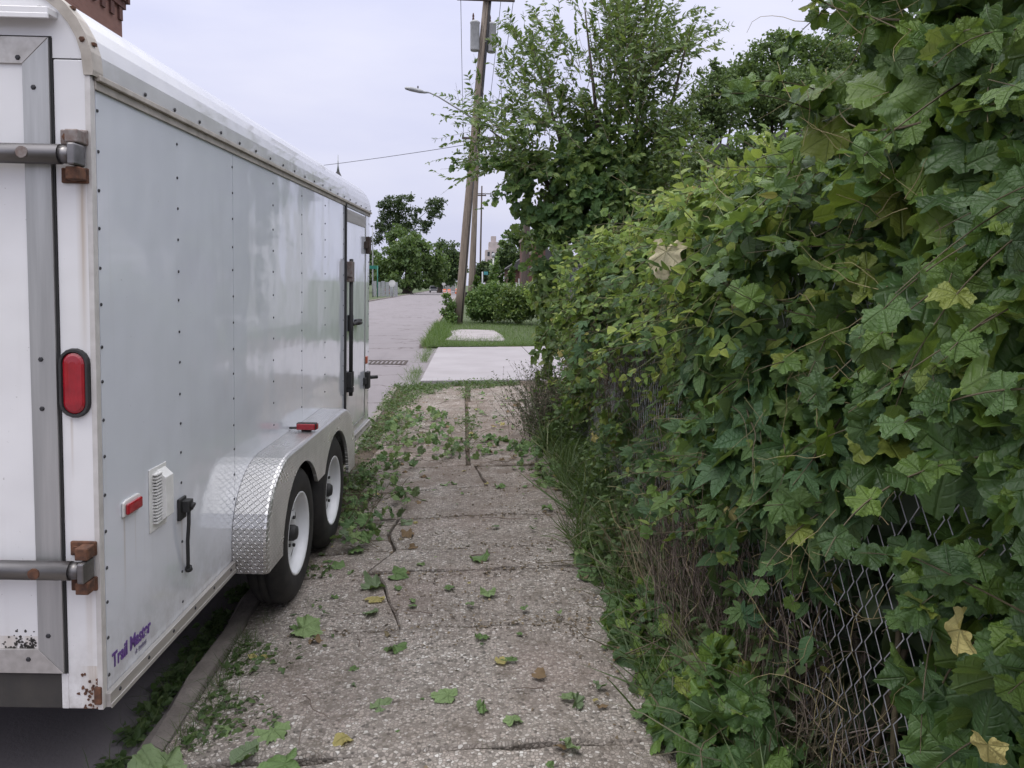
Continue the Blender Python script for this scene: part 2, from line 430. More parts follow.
def road_mat():
    t = NT('worn_road'); o = t.obj()
    f = t.noise(o, 60, 5, .7); b = t.noise(t.mapping(o, (1, .25, 1)), .8, 6, .6)
    c = t.ramp(b, [(.3, (.18, .165, .175)), (.55, (.212, .195, .207)), (.75, (.14, .128, .137))])
    c = t.mix(t.math('MULTIPLY', f, .55), c, (.17, .15, .15))
    vo = t.n('TexVoronoi', feature='DISTANCE_TO_EDGE'); vo.inputs['Scale'].default_value = .33
    w = t.n('TexNoise'); w.inputs['Scale'].default_value = 1.3; w.inputs['Detail'].default_value = 5; t.t.links.new(o, w.inputs['Vector'])
    wv = t.n('VectorMath', operation='ADD'); t.t.links.new(o, wv.inputs[0])
    ws = t.n('VectorMath', operation='SCALE'); t.t.links.new(w.outputs['Color'], ws.inputs[0]); ws.inputs['Scale'].default_value = 1.4
    t.t.links.new(ws.outputs[0], wv.inputs[1]); t.t.links.new(t.mapping(wv.outputs[0], (.8, 1.5, 1)), vo.inputs['Vector'])
    cr = t.ramp(vo.outputs['Distance'], [(.004, 1.), (.014, 0.)])
    c = t.mix(t.math('MULTIPLY', cr, .75), c, (.07, .055, .05))
    return t.done(t.bsdf(c, .8, 0, t.bump(t.math('SUBTRACT', f, cr), .4, .006), .3))
M_ROAD = road_mat()
M_DIRT = simple('dry_soil', (.11, .08, .055), (.05, .038, .026), 3, .95, bump=.6, dist=.02)
M_CONC = simple('pale_concrete', (.33, .3, .305), (.24, .22, .22), 1.3, .8, bump=.2, dist=.003)
M_KERB = simple('old_kerb_concrete', (.27, .24, .215), (.15, .13, .115), 6, .9, bump=.7, dist=.012)
M_TURF = simple('turf_soil', (.06, .085, .025), (.035, .05, .018), 4, .95, bump=.5, dist=.02)

def sheet(name, pts, z, mat, kind='structure'):
    b = MB(); b.poly([(x, y, z) for x, y in pts]); return tag(b.build(name, mat), kind=kind)
sheet('terrain', [(-1500, -600), (1500, -600), (1500, 2400), (-1500, 2400)], -.2, M_TURF)
sheet('road', [(-9.3, -30), (-1.13, -30), (-1.13, 420), (-9.3, 420)], -.13, M_ROAD)
# yards on both sides, standing a little above the gutter
b = MB(); b.box(-1.06, 60, -25, 420, -.19, -.075); b.box(.9, 60, -25, 420, -.075, -.02); tag(b.build('yard', M_DIRT), kind='structure')
b = MB(); b.box(-60, -9.45, -30, 420, -.19, -.02); tag(b.build('verge_across_road', M_TURF), kind='structure')
sheet('lawn', [(-1.0, 20.4), (3.6, 21.3), (60, 21.5), (60, 420), (-1.0, 420)], -.014, M_TURF)
def kerb_mesh():
    b = MB(); r = np.random.default_rng(4)
    ys = np.concatenate([np.arange(-6, 12.8, .22)]); base = 0; rows = []
    for y in ys:
        j = r.normal(0, .008, 5)
        rows.append([(-1.17 + j[0], y, -.16), (-1.165 + j[1], y, -.085 + j[4]), (-1.14 + j[2], y, -.056 + j[3]), (-1.06, y, -.05 + j[3]), (-1.04, y, -.16)])
    for a, c in zip(rows[:-1], rows[1:]):
        for k in range(4): b.poly([a[k], a[k + 1], c[k + 1], c[k]], 0, True)
    b.poly(rows[-1][::-1]); b.poly(rows[0])
    return b
tag(kerb_mesh().build('kerb', M_KERB), kind='structure')
b = MB(); b.box(-9.45, -9.3, -30, 400, -.18, .0); tag(b.build('kerb_across_road', M_KERB, bevel=.02), kind='structure')
def far_kerb():
    b = MB(); b.box(-1.2, -1.05, 21.2, 300, -.18, -.005); return b
tag(far_kerb().build('kerb_beyond_drive', M_KERB, bevel=.02), kind='structure')

def slabs():
    """old sidewalk: irregular, slightly tilted pebbled slabs with open joints"""
    b = MB(); r = np.random.default_rng(8)
    joints = [-.4, .55, 1.5, 2.62, 3.6, 4.34, 4.72, 5.38, 6.05, 6.9, 8.0, 9.5, 10.75, 12.4]
    def pieces(y0, y1, i):
        L, R_ = -1.05, .97
        if i == 4: return [[(L, y0), (-.3, y0), (-.48, y1), (L, y1)], [(-.29, y0), (R_, y0), (R_, y1), (-.47, y1)]]
        if i == 5: return [[(L, y0), (-.55, y0), (-.42, y1), (L, y1)], [(-.54, y0), (R_, y0), (R_, y1 - .06), (-.41, y1)]]
        if i == 6: return [[(L, y0), (-.42, y0), (-.49, y0 + .35), (-.45, y1), (L, y1)], [(-.41, y0), (R_, y0 - .06), (R_, y1), (-.44, y1), (-.48, y0 + .35)]]
        if i == 7: return [[(-.75, y0), (R_, y0), (R_, y1), (.2, y1 + .1), (-.7, y1)]]
        if i == 8: return [[(-.8, y0), (.18, y0 + .1), (.1, y1), (-.75, y1)], [(.2, y0 + .1), (R_, y0), (R_, y1), (.12, y1)]]
        if i in (9, 10, 11): return [[(-.9, y0), (.03, y0), (.02, y1), (-.85, y1)], [(.07, y0), (R_, y0), (R_, y1), (.06, y1)]]
        if i == 12: return [[(-.85, y0 + .1), (.02, y0), (.03, y1), (-.8, y1)], [(.1, y0), (R_, y0), (R_, y1), (.1, y1)]]
        return [[(L, y0), (R_, y0), (R_, y1), (L, y1)]]
    for i, (y0, y1) in enumerate(zip(joints[:-1], joints[1:])):
        for P in pieces(y0, y1, i):
            # subdivide the outline, roughen it, shrink a little for the joint
            Q = []
            for (ax, ay), (bx, by) in zip(P, P[1:] + P[:1]):
                k = max(2, int(math.hypot(bx - ax, by - ay) / .07))
                for q in range(k): t = q / k; Q.append((ax + (bx - ax) * t, ay + (by - ay) * t))
            cx_, cy_ = np.mean([p[0] for p in Q]), np.mean([p[1] for p in Q])
            tx, ty, dz = np.clip(r.normal(0, .005), -.008, .008), np.clip(r.normal(0, .008), -.012, .012), np.clip(r.normal(0, .004), -.006, .006)
            top = []; mid = []; low = []
            ph = r.uniform(0, 6.28, 4)
            for k, (px_, py_) in enumerate(Q):
                wob = .012 * math.sin(px_ * 7 + py_ * 3 + ph[0]) + .008 * math.sin(px_ * 17 + ph[1] + py_ * 21) + r.normal(0, .004)
                ox, oy = np.sign(px_ - cx_) * -.001, np.sign(py_ - cy_) * -.005
                qx, qy = px_ + ox + wob * .3, py_ + oy + wob
                z = -.004 + dz + tx * (px_ - cx_) + ty * (py_ - cy_) - .05 * min(1, max(0, (.3 - px_) / 1.2))
                inx, iny = (cx_ - qx) * .012, (cy_ - qy) * .02
                top.append((qx + inx, qy + iny, z)); mid.append((qx, qy, z - .012)); low.append((qx, qy, -.12))
            n = len(Q); b.poly(top)
            for k in range(n):
                j = (k + 1) % n
                b.poly([mid[k], mid[j], top[j], top[k]], 0, True); b.poly([low[k], low[j], mid[j], mid[k]])
    return b
tag(slabs().build('sidewalk', M_AGG), kind='structure')

b = MB(); b.poly([(-1.04, -1, -.09), (.3, -1, -.036), (.3, 12.6, -.036), (-1.04, 12.6, -.09)]); b.poly([(.3, -1, -.036), (1.1, -1, -.034), (1.1, 12.6, -.034), (.3, 12.6, -.036)]); tag(b.build('joint_soil', M_DIRT), kind='structure')
# concrete drive crossing the walk, its joints scored, and a broken slab beyond
def drive_mat():
    t = NT('drive_concrete'); o = t.obj(); x, y, z = t.sep(o)
    a = t.noise(o, 1.1, 6, .6); f = t.noise(o, 40, 4)
    c = t.ramp(a, [(.3, (.3, .285, .3)), (.7, (.24, .225, .235))]); c = t.mix(t.math('MULTIPLY', f, .25), c, (.4, .37, .37))
    return t.done(t.bsdf(c, .8, 0, t.bump(f, .25, .003), .3))
M_DRIVE = drive_mat()
b = MB()
b.prism([(-.72, 13.0), (1.55, 13.25), (1.52, 20.35), (-.66, 20.0)], 2, -.12, .004)
b.prism([(1.565, 13.25), (3.6, 13.35), (3.6, 21.0), (1.535, 20.35)], 2, -.12, .006)
tag(b.build('driveway', M_DRIVE, bevel=.01), kind='structure')
sheet('drive_gutter', [(-1.12, 12.7), (-.68, 12.7), (-.62, 20.4), (-1.12, 20.4)], -.06, M_ROAD)
b = MB(); b.prism([(-.55, 22.6), (.25, 22.3), (1.2, 22.4), (1.25, 24.6), (1.05, 27.6), (-.1, 28), (-.45, 27.0), (-.35, 24.8)], 2, -.1, .02)
tag(b.build('far_sidewalk_slab', M_CONC, bevel=.01), kind='structure')
# storm drain grate on the road edge
g = thing('drain_grate', 'rusty dark drain grate set in the road edge before the pale driveway', 'drain grate', (-1.75, 17.3, -.128))
M_RUST = simple('rusty_iron', (.06, .04, .03), (.025, .018, .015), 20, .8)
b = MB(); b.box(-.5, .5, -.42, -.36, 0, .012); b.box(-.5, .5, .36, .42, 0, .012); b.box(-.5, -.44, -.36, .36, 0, .012); b.box(.44, .5, -.36, .36, 0, .012); b.build('frame', M_RUST, g)
b = MB()
for i in range(9): b.box(-.41 + i * .095, -.37 + i * .095, -.358, .358, .0, .009)
b.build('bars', M_RUST, g)

# ================================================================== TRAILER
M_WHITE = None
def white_paint(name, col, rough, wave, streaks):
    t = NT(name); o = t.obj(); x, y, z = t.sep(o)
    g = t.noise(o, 3., 6, .6); c = t.ramp(g, [(.3, col), (.75, tuple(k * .93 for k in col))])
    lowm = t.ramp(z, [(.0, 1.), (.07, .6), (.3, .0)])                                # road grime splashed along the bottom
    gn = t.noise(t.mapping(o, (1, 1, .8)), 14, 6, .7)
    c = t.mix(t.math('MULTIPLY', t.math('MULTIPLY', lowm, t.ramp(gn, [(.38, .25), (.62, 1.)])), .62), c, (.2, .17, .14))
    vs = t.noise(t.mapping(o, (34, 34, 1.1)), 1., 4, .5)
    c = t.mix(t.ramp(vs, [(.6, 0.), (.85, .1)]), c, (.33, .28, .22))
    sp = t.noise(o, 90, 2, .5); c = t.mix(t.ramp(sp, [(.74, 0.), (.78, .45)]), c, (.2, .17, .15))
    for (axis, c0, w, ztop, zlen, amt) in streaks:                          # rust runs below the fittings
        p = {'x': x, 'y': y}[axis]
        d = t.math('ABSOLUTE', t.math('SUBTRACT', p, c0)); m = t.math('SUBTRACT', 1, t.math('DIVIDE', d, w), clamp=True)
        zz = t.math('DIVIDE', t.math('SUBTRACT', z, ztop - zlen), zlen); 
        up = t.math('LESS_THAN', z, ztop); zz = t.math('MULTIPLY', t.math('MAXIMUM', zz, 0.), up)
        m = t.math('MULTIPLY', t.math('MULTIPLY', m, zz), t.ramp(vs, [(.35, 0.2), (.6, 1.)]))
        c = t.mix(t.math('MULTIPLY', m, amt, clamp=True), c, (.3, .2, .09))
    wv = t.noise(t.mapping(o, (1., 1.3, 1.)), wave, 2, .5)
    return t.done(t.bsdf(c, rough, 0, t.bump(wv, .3, .05), .5, .5))
S = .957
TT = rot(-.0501, .0084, .0104)
O_T = CAMP + (np.array([-1.1219, 2.4303, .2626]) - CAMP) * S
trailer = thing('enclosed_trailer', 'white riveted enclosed cargo trailer parked with two wheels up on the sidewalk', 'trailer')
mw = Matrix.Identity(4)
for i in range(3):
    for j in range(3): mw[i][j] = TT[i][j]
    mw[i][3] = O_T[i]
trailer.matrix_world = mw
W, Hh, LL, RR = 1.95, 1.95, 4.81, .25
M_SIDE = white_paint('white_side_paint', (.63, .655, .71), .1, 1.9, [('y', .16 * S, .008, .565 * S, .28, .7), ('y', .235 * S, .006, .565 * S, .2, .5), ('y', .615 * S, .006, .46 * S, .35, .6)])
M_REAR = white_paint('white_rear_paint', (.72, .715, .72), .35, 3., [('x', -.03 * S, .018, 1.63 * S, .55, .9), ('x', -.03 * S, .02, .4 * S, .3, .9), ('x', -.075 * S, .006, .92 * S, .2, .5), ('x', -.02 * S, .045, .14 * S, .5, .8), ('x', -.25 * S, .11, .235 * S, .5, .5)])
M_ROOF = white_paint('white_roof_skin', (.47, .47, .48), .25, 3., [])
M_ALU = simple('brushed_aluminium', (.5, .5, .49), (.36, .36, .355), 30, .42, .75, .15, .001, vec_scale=(1, 1, .06))
M_ALU_H = simple('brushed_aluminium_rail', (.52, .5, .48), (.38, .36, .34), 30, .45, .6, .15, .001, vec_scale=(1, .06, 1))
M_TRIM = simple('oxidised_trim', (.5, .46, .41), (.33, .3, .26), 14, .55, .35, .2, .002)
M_RIVET = simple('dark_rivet', (.05, .05, .055), None, 50, .5, .5, 0)
M_BLACK = simple('black_rubber', (.018, .018, .019), (.03, .03, .03), 30, .65)
M_DARK = simple('dark_underbody', (.03, .028, .027), (.05, .045, .04), 12, .85)
M_GALV = simple('worn_steel_tube', (.26, .25, .25), (.13, .125, .125), 22, .38, .85, .1, .001, vec_scale=(.15, 1, 1))
M_RUSTY = simple('rusted_bracket', (.17, .075, .04), (.055, .03, .022), 45, .85, .15, .5, .003)
M_STEEL_RUST = simple('dull_steel', (.28, .26, .25), (.17, .12, .1), 40, .6, .5, .3, .002)
def glass_red():
    t = NT('red_lens'); o = t.obj()
    f = t.noise(o, 20, 3); c = t.ramp(f, [(.3, (.36, .008, .018)), (.7, (.24, .004, .012))])
    w = t.n('TexWave'); w.inputs['Scale'].default_value = 60; t.t.links.new(o, w.inputs['Vector'])
    return t.done(t.bsdf(c, .18, 0, t.bump(w.outputs['Fac'], .08, .002), .6, .4))
M_RED = glass_red()
M_PLASTIC = simple('white_plastic', (.74, .74, .73), (.6, .6, .58), 18, .4)
M_DECAL = simple('purple_decal', (.085, .03, .2), (.12, .05, .24), 40, .45, bump=0)
M_DECAL2 = simple('grey_decal', (.2, .18, .28), None, 40, .45, bump=0)
M_AMBER = simple('orange_lens', (.5, .1, .03), None, 30, .3)
def tb(b, name, mats, bevel=0., parent=None): return b.build(name, mats, parent or trailer, bevel * S, S)

RIV_Z = np.arange(.09, 1.92, .117)
def side_panel(y0, y1, cut=None, riv=(), seam=True):
    b = MB(); x = 0.
    outline = [(y0 + .002, .035), (y1 - .002, .035), (y1 - .002, Hh), (y0 + .002, Hh)]
    if cut == 'both': outline = [(y0 + .002, .035), (1.32, .035), (1.32, .36), (y1 - .002, .36), (y1 - .002, Hh), (y0 + .002, Hh)]
    if cut == 'front': outline = [(y0 + .002, .36), (3.12, .36), (3.12, .035), (y1 - .002, .035), (y1 - .002, Hh), (y0 + .002, Hh)]
    b.prism(outline, 0, -.004, 0.)
    for y in riv:
        for z in RIV_Z + rng.normal(0, .004, len(RIV_Z)):
            if cut and z < .5 and y < 3.26: continue
            b.dot((0, y + rng.normal(0, .0015), z), (0, 1), .0062, .003, 1)
    return tb(b, 'side_panel', [M_SIDE, M_RIVET])
side_panel(.03, 1.215, None, (.04, .612, 1.206))
side_panel(1.215, 2.43, 'both', (1.83, 2.421))
side_panel(2.43, 3.70, 'front', (3.044, 3.66))
side_panel(4.60, 4.81, None, (4.78,))
b = MB(); b.prism([(3.70, .035), (3.70, .12), (4.6, .12), (4.6, .035)], 0, -.004, 0); tb(b, 'sill_panel', M_SIDE)
# carcass behind the skins
b = MB(); b.box(-W + .004, -.03, .05, LL - .02, .0, .04); b.box(-W + .3, -.3, .3, LL, -.10, 0); b.box(-W + .1, -.35, 1.0, 3.4, -.2, -.1); tb(b, 'underbody', M_DARK)
b = MB(); b.box(-W, -W + .004, .0, LL, .0, Hh)
tb(b, 'left_wall', M_SIDE)
b = MB(); b.prism([(-W, .0), (-.0, .0), (-.0, Hh)] + [(-RR + RR * math.cos(a), Hh + RR * math.sin(a)) for a in np.linspace(.2, 1.57, 6)] + [(-W + RR - RR * math.sin(a), Hh + RR * math.cos(a)) for a in np.linspace(0, 1.37, 6)] + [(-W, Hh)], 1, LL, LL + .006)
tb(b, 'front_wall', M_SIDE)
def arc(r, x0=0, k=9): return [(x0 - RR + r * math.cos(a), Hh + .005 + r * math.sin(a)) for a in np.linspace(0, math.pi / 2, k)]
def arcL(r, k=9): return [(-W + RR - r * math.cos(a), Hh + .005 + r * math.sin(a)) for a in np.linspace(math.pi / 2, 0, k)]
b = MB(); prof = [(.012, Hh - .012)] + arc(RR + .012) + arcL(RR + .012) + [(-W - .012, Hh - .012)]
inner = [(.006, Hh - .012)] + arc(RR + .004) + arcL(RR + .004) + [(-W - .006, Hh - .012)]
for (a, c), (d, e) in zip(zip(prof[:-1], prof[1:]), zip(inner[:-1], inner[1:])):
    y0, y1 = .03, LL + .01
    b.poly([(a[0], y0, a[1]), (a[0], y1, a[1]), (c[0], y1, c[1]), (c[0], y0, c[1])], 0, True)
    b.poly([(d[0], y0, d[1]), (e[0], y0, e[1]), (e[0], y1, e[1]), (d[0], y1, d[1])], 0, True)
    for yy in (y0, y1): b.poly([(a[0], yy, a[1]), (c[0], yy, c[1]), (e[0], yy, e[1]), (d[0], yy, d[1])])
for y in np.arange(.33, LL, .235): b.dot((.0135, y, Hh + .012 + rng.normal(0, .002)), (0, 1), .008, .004, 1)
tb(b, 'roof', [M_ROOF, M_RIVET])
b = MB(); b.box(.003, .022, .02, LL + .012, Hh - .02, Hh - .003); b.box(.003, .008, .02, LL + .012, Hh - .045, Hh - .02); tb(b, 'roof_trim', M_TRIM, .002)
b = MB()
for y in (2.62, 4.2): b.box(.005, .014, y, y + .004, Hh, Hh + .2)
# rear frame
b = MB(); b.box(-.105, -.001, -.001, .028, .0, 1.985); b.box(-.028, 0, .0005, .03, 0, Hh, 0)
tb(b, 'corner_post', M_REAR, .004)
b = MB(); b.box(-W, -W + .105, -.001, .028, .0, 1.985); tb(b, 'corner_post', M_REAR, .004)
b = MB(); pr = [(-.001, 1.988)] + arc(RR - .002)[1:] + arcL(RR - .002)[:-1] + [(-W + .001, 1.988), (-W + .107, 1.988), (-W + .107, 2.05), (-.107, 2.05), (-.107, 1.988)]
b.prism(pr, 1, -.001, .028); tb(b, 'header_panel', M_REAR)
b = MB(); po, pi_ = [(.014, 1.94)] + arc(RR + .016), [(-.012, 1.94)] + arc(RR - .014); po += [(-1.0, Hh + .021 + RR)]; pi_ += [(-1.0, Hh - .009 + RR)]
for (a, c), (d, e) in zip(zip(po[:-1], po[1:]), zip(pi_[:-1], pi_[1:])):
    y0, y1 = -.009, .05
    b.poly([(a[0], y0, a[1]), (a[0], y1, a[1]), (c[0], y1, c[1]), (c[0], y0, c[1])][::-1], 0, True)
    b.poly([(a[0], y0, a[1]), (c[0], y0, c[1]), (e[0], y0, e[1]), (d[0], y0, d[1])], 0)
    b.poly([(d[0], y0, d[1]), (e[0], y0, e[1]), (e[0], y1, e[1]), (d[0], y1, d[1])], 0, True)
for a in (.35, .95, 1.45): b.dot((-RR + (RR + .001) * math.cos(a), -.009, Hh + .005 + (RR + .001) * math.sin(a)), (1, -1), .009, .006, 1)
for a in (.3, .75, 1.2):
    cx_, cz_ = -RR + (RR + .017) * math.cos(a), Hh + .005 + (RR + .017) * math.sin(a); b.box(cx_ - .005, cx_ + .006, .012, .028, cz_ - .004, cz_ + .005, 1)
tb(b, 'arch_trim', [M_TRIM, M_RUSTY])
b = MB(); b.box(-.012, .004, -.005, .012, .0, Hh - .01); b.box(.002, .004, .012, .022, .0, Hh - .02); tb(b, 'corner_trim', simple('pale_corner_trim', (.62, .6, .58), (.46, .44, .42), 14, .5, .2, .2, .002), .002)
b = MB(); b.box(-W + .1, -.087, -.052, -.001, 2.098, 2.118); b.box(-W + .1, -.087, -.054, -.046, 2.085, 2.1)
for x in np.arange(-.12, -1.8, -.28): b.dot((x, -.03, 2.118), (2, 1), .012, .006, 1)
tb(b, 'drip_ledge', [M_REAR, M_RIVET], .002)
b = MB(); b.box(-W + .126, -.126, .001, .03, .0, .112); tb(b, 'rear_sill', M_DARK, .003)
b = MB(); b.box(-.126, -.104, -.0005, .03, .0, .113); tb(b, 'sill_cap', M_REAR, .002)
# rear ramp door with mitred aluminium frame
door = tb(MB(), 'rear_door', M_REAR)
b = MB(); b.box(-W + .185, -.185, -.004, .02, .19, 1.975); d_panel = tb(b, 'door_panel', M_REAR, parent=trailer)
bpy.data.objects.remove(door)
dx0, dx1, dz0, dz1, w = -W + .112, -.112, .119, 2.044, .077
def frame_piece(pts, mat, screws):
    b = MB(); b.prism(pts, 1, -.012, .018)
    for s in screws: b.dot((s[0], -.012, s[1]), (1, -1), .0085, .004, 1)
    return tb(b, 'door_frame', [mat, M_RIVET], .0015)
g_ = .0012
frame_piece([(dx1, dz0 + g_), (dx1, dz1 - g_), (dx1 - w, dz1 - w - g_), (dx1 - w, dz0 + w + g_)], M_ALU, [(dx1 - .045, z) for z in (.24, .95, 1.1, 1.9)])
frame_piece([(dx0, dz0 + g_), (dx0 + w, dz0 + w + g_), (dx0 + w, dz1 - w - g_), (dx0, dz1 - g_)], M_ALU, [(dx0 + .045, z) for z in (.24, 1.1, 1.9)])
frame_piece([(dx0, dz0), (dx1, dz0), (dx1 - w, dz0 + w), (dx0 + w, dz0 + w)], M_ALU_H, [(x, dz0 + .045) for x in (-.22, -.7, -1.2, -1.7)])
frame_piece([(dx0, dz1), (dx0 + w, dz1 - w), (dx1 - w, dz1 - w), (dx1, dz1)], M_ALU_H, [(x, dz1 - .06) for x in (-.2, -.7, -1.2, -1.7)])
b = MB(); b.box(-.111, -.1055, -.003, .02, .118, 2.046); b.box(-W + .106, -.106, .0, .02, 2.045, 2.049); tb(b, 'door_seal', M_BLACK)
b = MB()                                                         # rot where the frame has let the water in
for _ in range(80):
    x, z = -.2 - abs(rng.normal(0, .045)), .196 + abs(rng.normal(0, .022)); r_ = rng.uniform(.0015, .0065)
    a = rng.uniform(0, 6); b.prism([(x + r_ * math.cos(a + k) * rng.uniform(.5, 1.2), z + r_ * math.sin(a + k) * rng.uniform(.5, 1.2)) for k in (0, 1.2, 2.5, 3.8, 5.1)], 1, -.0052, -.004)
tb(b, 'chipped_paint', M_DARK)
b = MB()
for _ in range(46):
    x, z = rng.normal(-.028, .02), abs(rng.normal(.045, .03)); r_ = rng.uniform(.002, .0075)
    a = rng.uniform(0, 6); b.prism([(min(x + r_ * math.cos(a + k) * rng.uniform(.5, 1.2), -.002), max(.002, z + r_ * math.sin(a + k) * rng.uniform(.5, 1.4))) for k in (0, 1.2, 2.5, 3.8, 5.1)], 1, -.0035, -.001)
tb(b, 'rust_spots', M_RUSTY)
b = MB(); b.box(-.022, .001, -.012, .02, .018, .075); tb(b, 'corner_bracket', M_RUSTY, .004)
for zc, rust in ((1.703, .5), (.463, 1)):
    b = MB(); b.tube([(-W + .06, -.05, zc), (-.06, -.05, zc)], .029, 14); b.tube([(-.062, -.05, zc), (-.03, -.045, zc)], .026, 12)
    bar = tb(b, 'lock_bar', M_GALV)
    b = MB(); b.tube([(-.155, -.077, zc), (-.155, -.084, zc)], .017, 10); tb(b, 'bolt', M_RUSTY if rust == 1 else M_STEEL_RUST, parent=bar)
    b = MB(); b.box(-.03, -.008, -.078, -.012, zc - .032, zc + .032); tb(b, 'hinge_knuckle', M_GALV, .006, bar)
    for sg, mt in ((1, M_STEEL_RUST if rust < 1 else M_RUSTY), (-1, M_RUSTY)):
        b = MB(); z0, z1 = sorted((zc + sg * .033, zc + sg * .078)); b.box(-.083, -.004, -.013, -.0015, z0, z1); b.box(-.045, -.006, -.06, -.013, *sorted((zc + sg * .034, zc + sg * .072)))
        br = tb(b, 'hinge_bracket', mt, .004)
        b = MB(); b.tube([(-.062, -.013, zc + sg * .055), (-.062, -.022, zc + sg * .055)], .011, 6); tb(b, 'bolt', M_RUSTY, parent=br)
# tail light
def stadium(cx_, cz_, rx, hz, n=10):
    return [(cx_ + rx * math.cos(a), cz_ + hz + rx * math.sin(a)) for a in np.linspace(0, math.pi, n)] + [(cx_ + rx * math.cos(a), cz_ - hz + rx * math.sin(a)) for a in np.linspace(math.pi, 2 * math.pi, n)]
tlx, tlz = -.06, 1.029
b = MB(); o1, o2, o3, o4 = stadium(tlx, tlz, .046, .06), stadium(tlx, tlz, .043, .06), stadium(tlx, tlz, .036, .06), stadium(tlx, tlz, .033, .06)
for (A, ya), (B_, yb) in (((o1, -.001), (o1, -.008)), ((o1, -.008), (o2, -.016)), ((o2, -.016), (o3, -.016)), ((o3, -.016), (o4, -.006))):
    n = len(A)
    for k in range(n): j = (k + 1) % n; b.poly([(A[k][0], ya, A[k][1]), (A[j][0], ya, A[j][1]), (B_[j][0], yb, B_[j][1]), (B_[k][0], yb, B_[k][1])], 0, True)
light = tb(b, 'tail_light', M_BLACK)
b = MB(); rings = [(stadium(tlx, tlz, r_, .06 * q), y) for r_, q, y in ((.0335, 1, -.006), (.032, 1, -.012), (.025, .98, -.016), (.012, .9, -.018))]
for (A, ya), (B_, yb) in zip(rings[:-1], rings[1:]):
    n = len(A)
    for k in range(n): j = (k + 1) % n; b.poly([(A[k][0], ya, A[k][1]), (A[j][0], ya, A[j][1]), (B_[j][0], yb, B_[j][1]), (B_[k][0], yb, B_[k][1])], 0, True)
b.poly([(p[0], rings[-1][1], p[1]) for p in rings[-1][0]]); tb(b, 'lens', M_RED, parent=light)
# side fittings near the back
b = MB(); b.prism([(.14, .568), (.262, .568), (.262, .616), (.245, .622), (.16, .622), (.14, .616)], 0, .0, .008); mk = tb(b, 'marker_light', M_PLASTIC, .004)
b = MB(); b.prism([(.15, .573), (.254, .573), (.254, .611), (.15, .611)], 0, .0082, .02); tb(b, 'lens', M_RED, .006, mk)
b = MB(); zb, zt = .45, .675
b.prism([(0, .462), (.034, .49), (.034, .635), (0, .666)], 1, .40, .465); b.prism([(0.0005, .45), (.004, .45), (.004, .677), (0.0005, .677)], 1, .335, .475)
vent = tb(b, 'side_vent', M_PLASTIC, .003)
b = MB()
for z in np.arange(.478, .655, .0115): b.box(.004, .02, .36, .405, z, z + .005)
tb(b, 'louvres', M_PLASTIC, parent=vent)
b = MB(); b.box(.0005, .012, .57, .635, .42, .505); b.box(.012, .04, .585, .63, .45, .495); b.tube([(.04, .607, .475), (.052, .607, .47)], .014, 10); sk = tb(b, 'cable_socket', M_BLACK, .003)
b = MB(); b.tube([(.03, .61, .46), (.028, .612, .4), (.022, .614, .33), (.018, .625, .27), (.012, .64, .215), (.01, .645, .207)], .0075, 8); b.tube([(.012, .643, .214), (.012, .65, .2)], .014, 8); tb(b, 'hanging_cable', M_BLACK, parent=sk)
for ya, yb, st_ in ((.01, 1.16, .205), (3.27, LL, .25)):
    b = MB(); b.box(.001, .02, ya, yb, .0, .046); b.box(.02, .024, ya, yb, -.004, .012)
    for y in np.arange(ya + .06, yb - .01, st_): b.dot((.02, y, .03), (0, 1), .0075, .004, 1)
    tb(b, 'bottom_rail', [M_ALU_H, M_RIVET], .002)
# lettering
def text_mesh(name, body, size, mat, parent, loc, rot_m, offset=0., extrude=.0006, shear=0., sx=1.):
    cu = bpy.data.curves.new(name, 'FONT'); cu.body = body; cu.size = size; cu.offset = offset; cu.extrude = extrude; cu.shear = shear
    tmp = bpy.data.objects.new(name + '_curve', cu); COL.objects.link(tmp)
    dg = bpy.context.evaluated_depsgraph_get(); me = bpy.data.meshes.new_from_object(tmp.evaluated_get(dg))
    bpy.data.objects.remove(tmp); me.name = name
    me.materials.clear(); me.materials.append(mat)
    o = link(bpy.data.objects.new(name, me), parent); o.matrix_local = Matrix.Translation(loc) @ rot_m @ Matrix.Diagonal((sx, 1, 1, 1)); return o
RM = Matrix(((0, 0, 1, 0), (1, 0, 0, 0), (0, 1, 0, 0), (0, 0, 0, 1)))            # text in the YZ plane, facing +X
text_mesh('lettering', 'Trail Master', .064, M_DECAL, trailer, Vector((.0012, .062 * S, .1 * S)), RM, .0017, sx=.82)
b = MB(); cy_, cz_ = .226, .077
for k in range(5):
    a0 = math.pi / 2 + k * 2 * math.pi / 5
    P = [(cy_ + r_ * math.cos(a0 + da), cz_ + r_ * math.sin(a0 + da)) for r_, da in ((.011, 0), (.0045, .63), (0, 0), (.0045, -.63))]
    b.prism(P, 0, .0008, .0014)
for i, y in enumerate(np.arange(.243, .30, .0085)): b.box(.0008, .0014, y, y + .005, cz_ - .004, cz_ + (.006 if i % 3 else .009))
b.box(.0008, .0014, .243, .298, cz_ - .0085, cz_ - .007); tb(b, 'small_emblem', M_DECAL2)

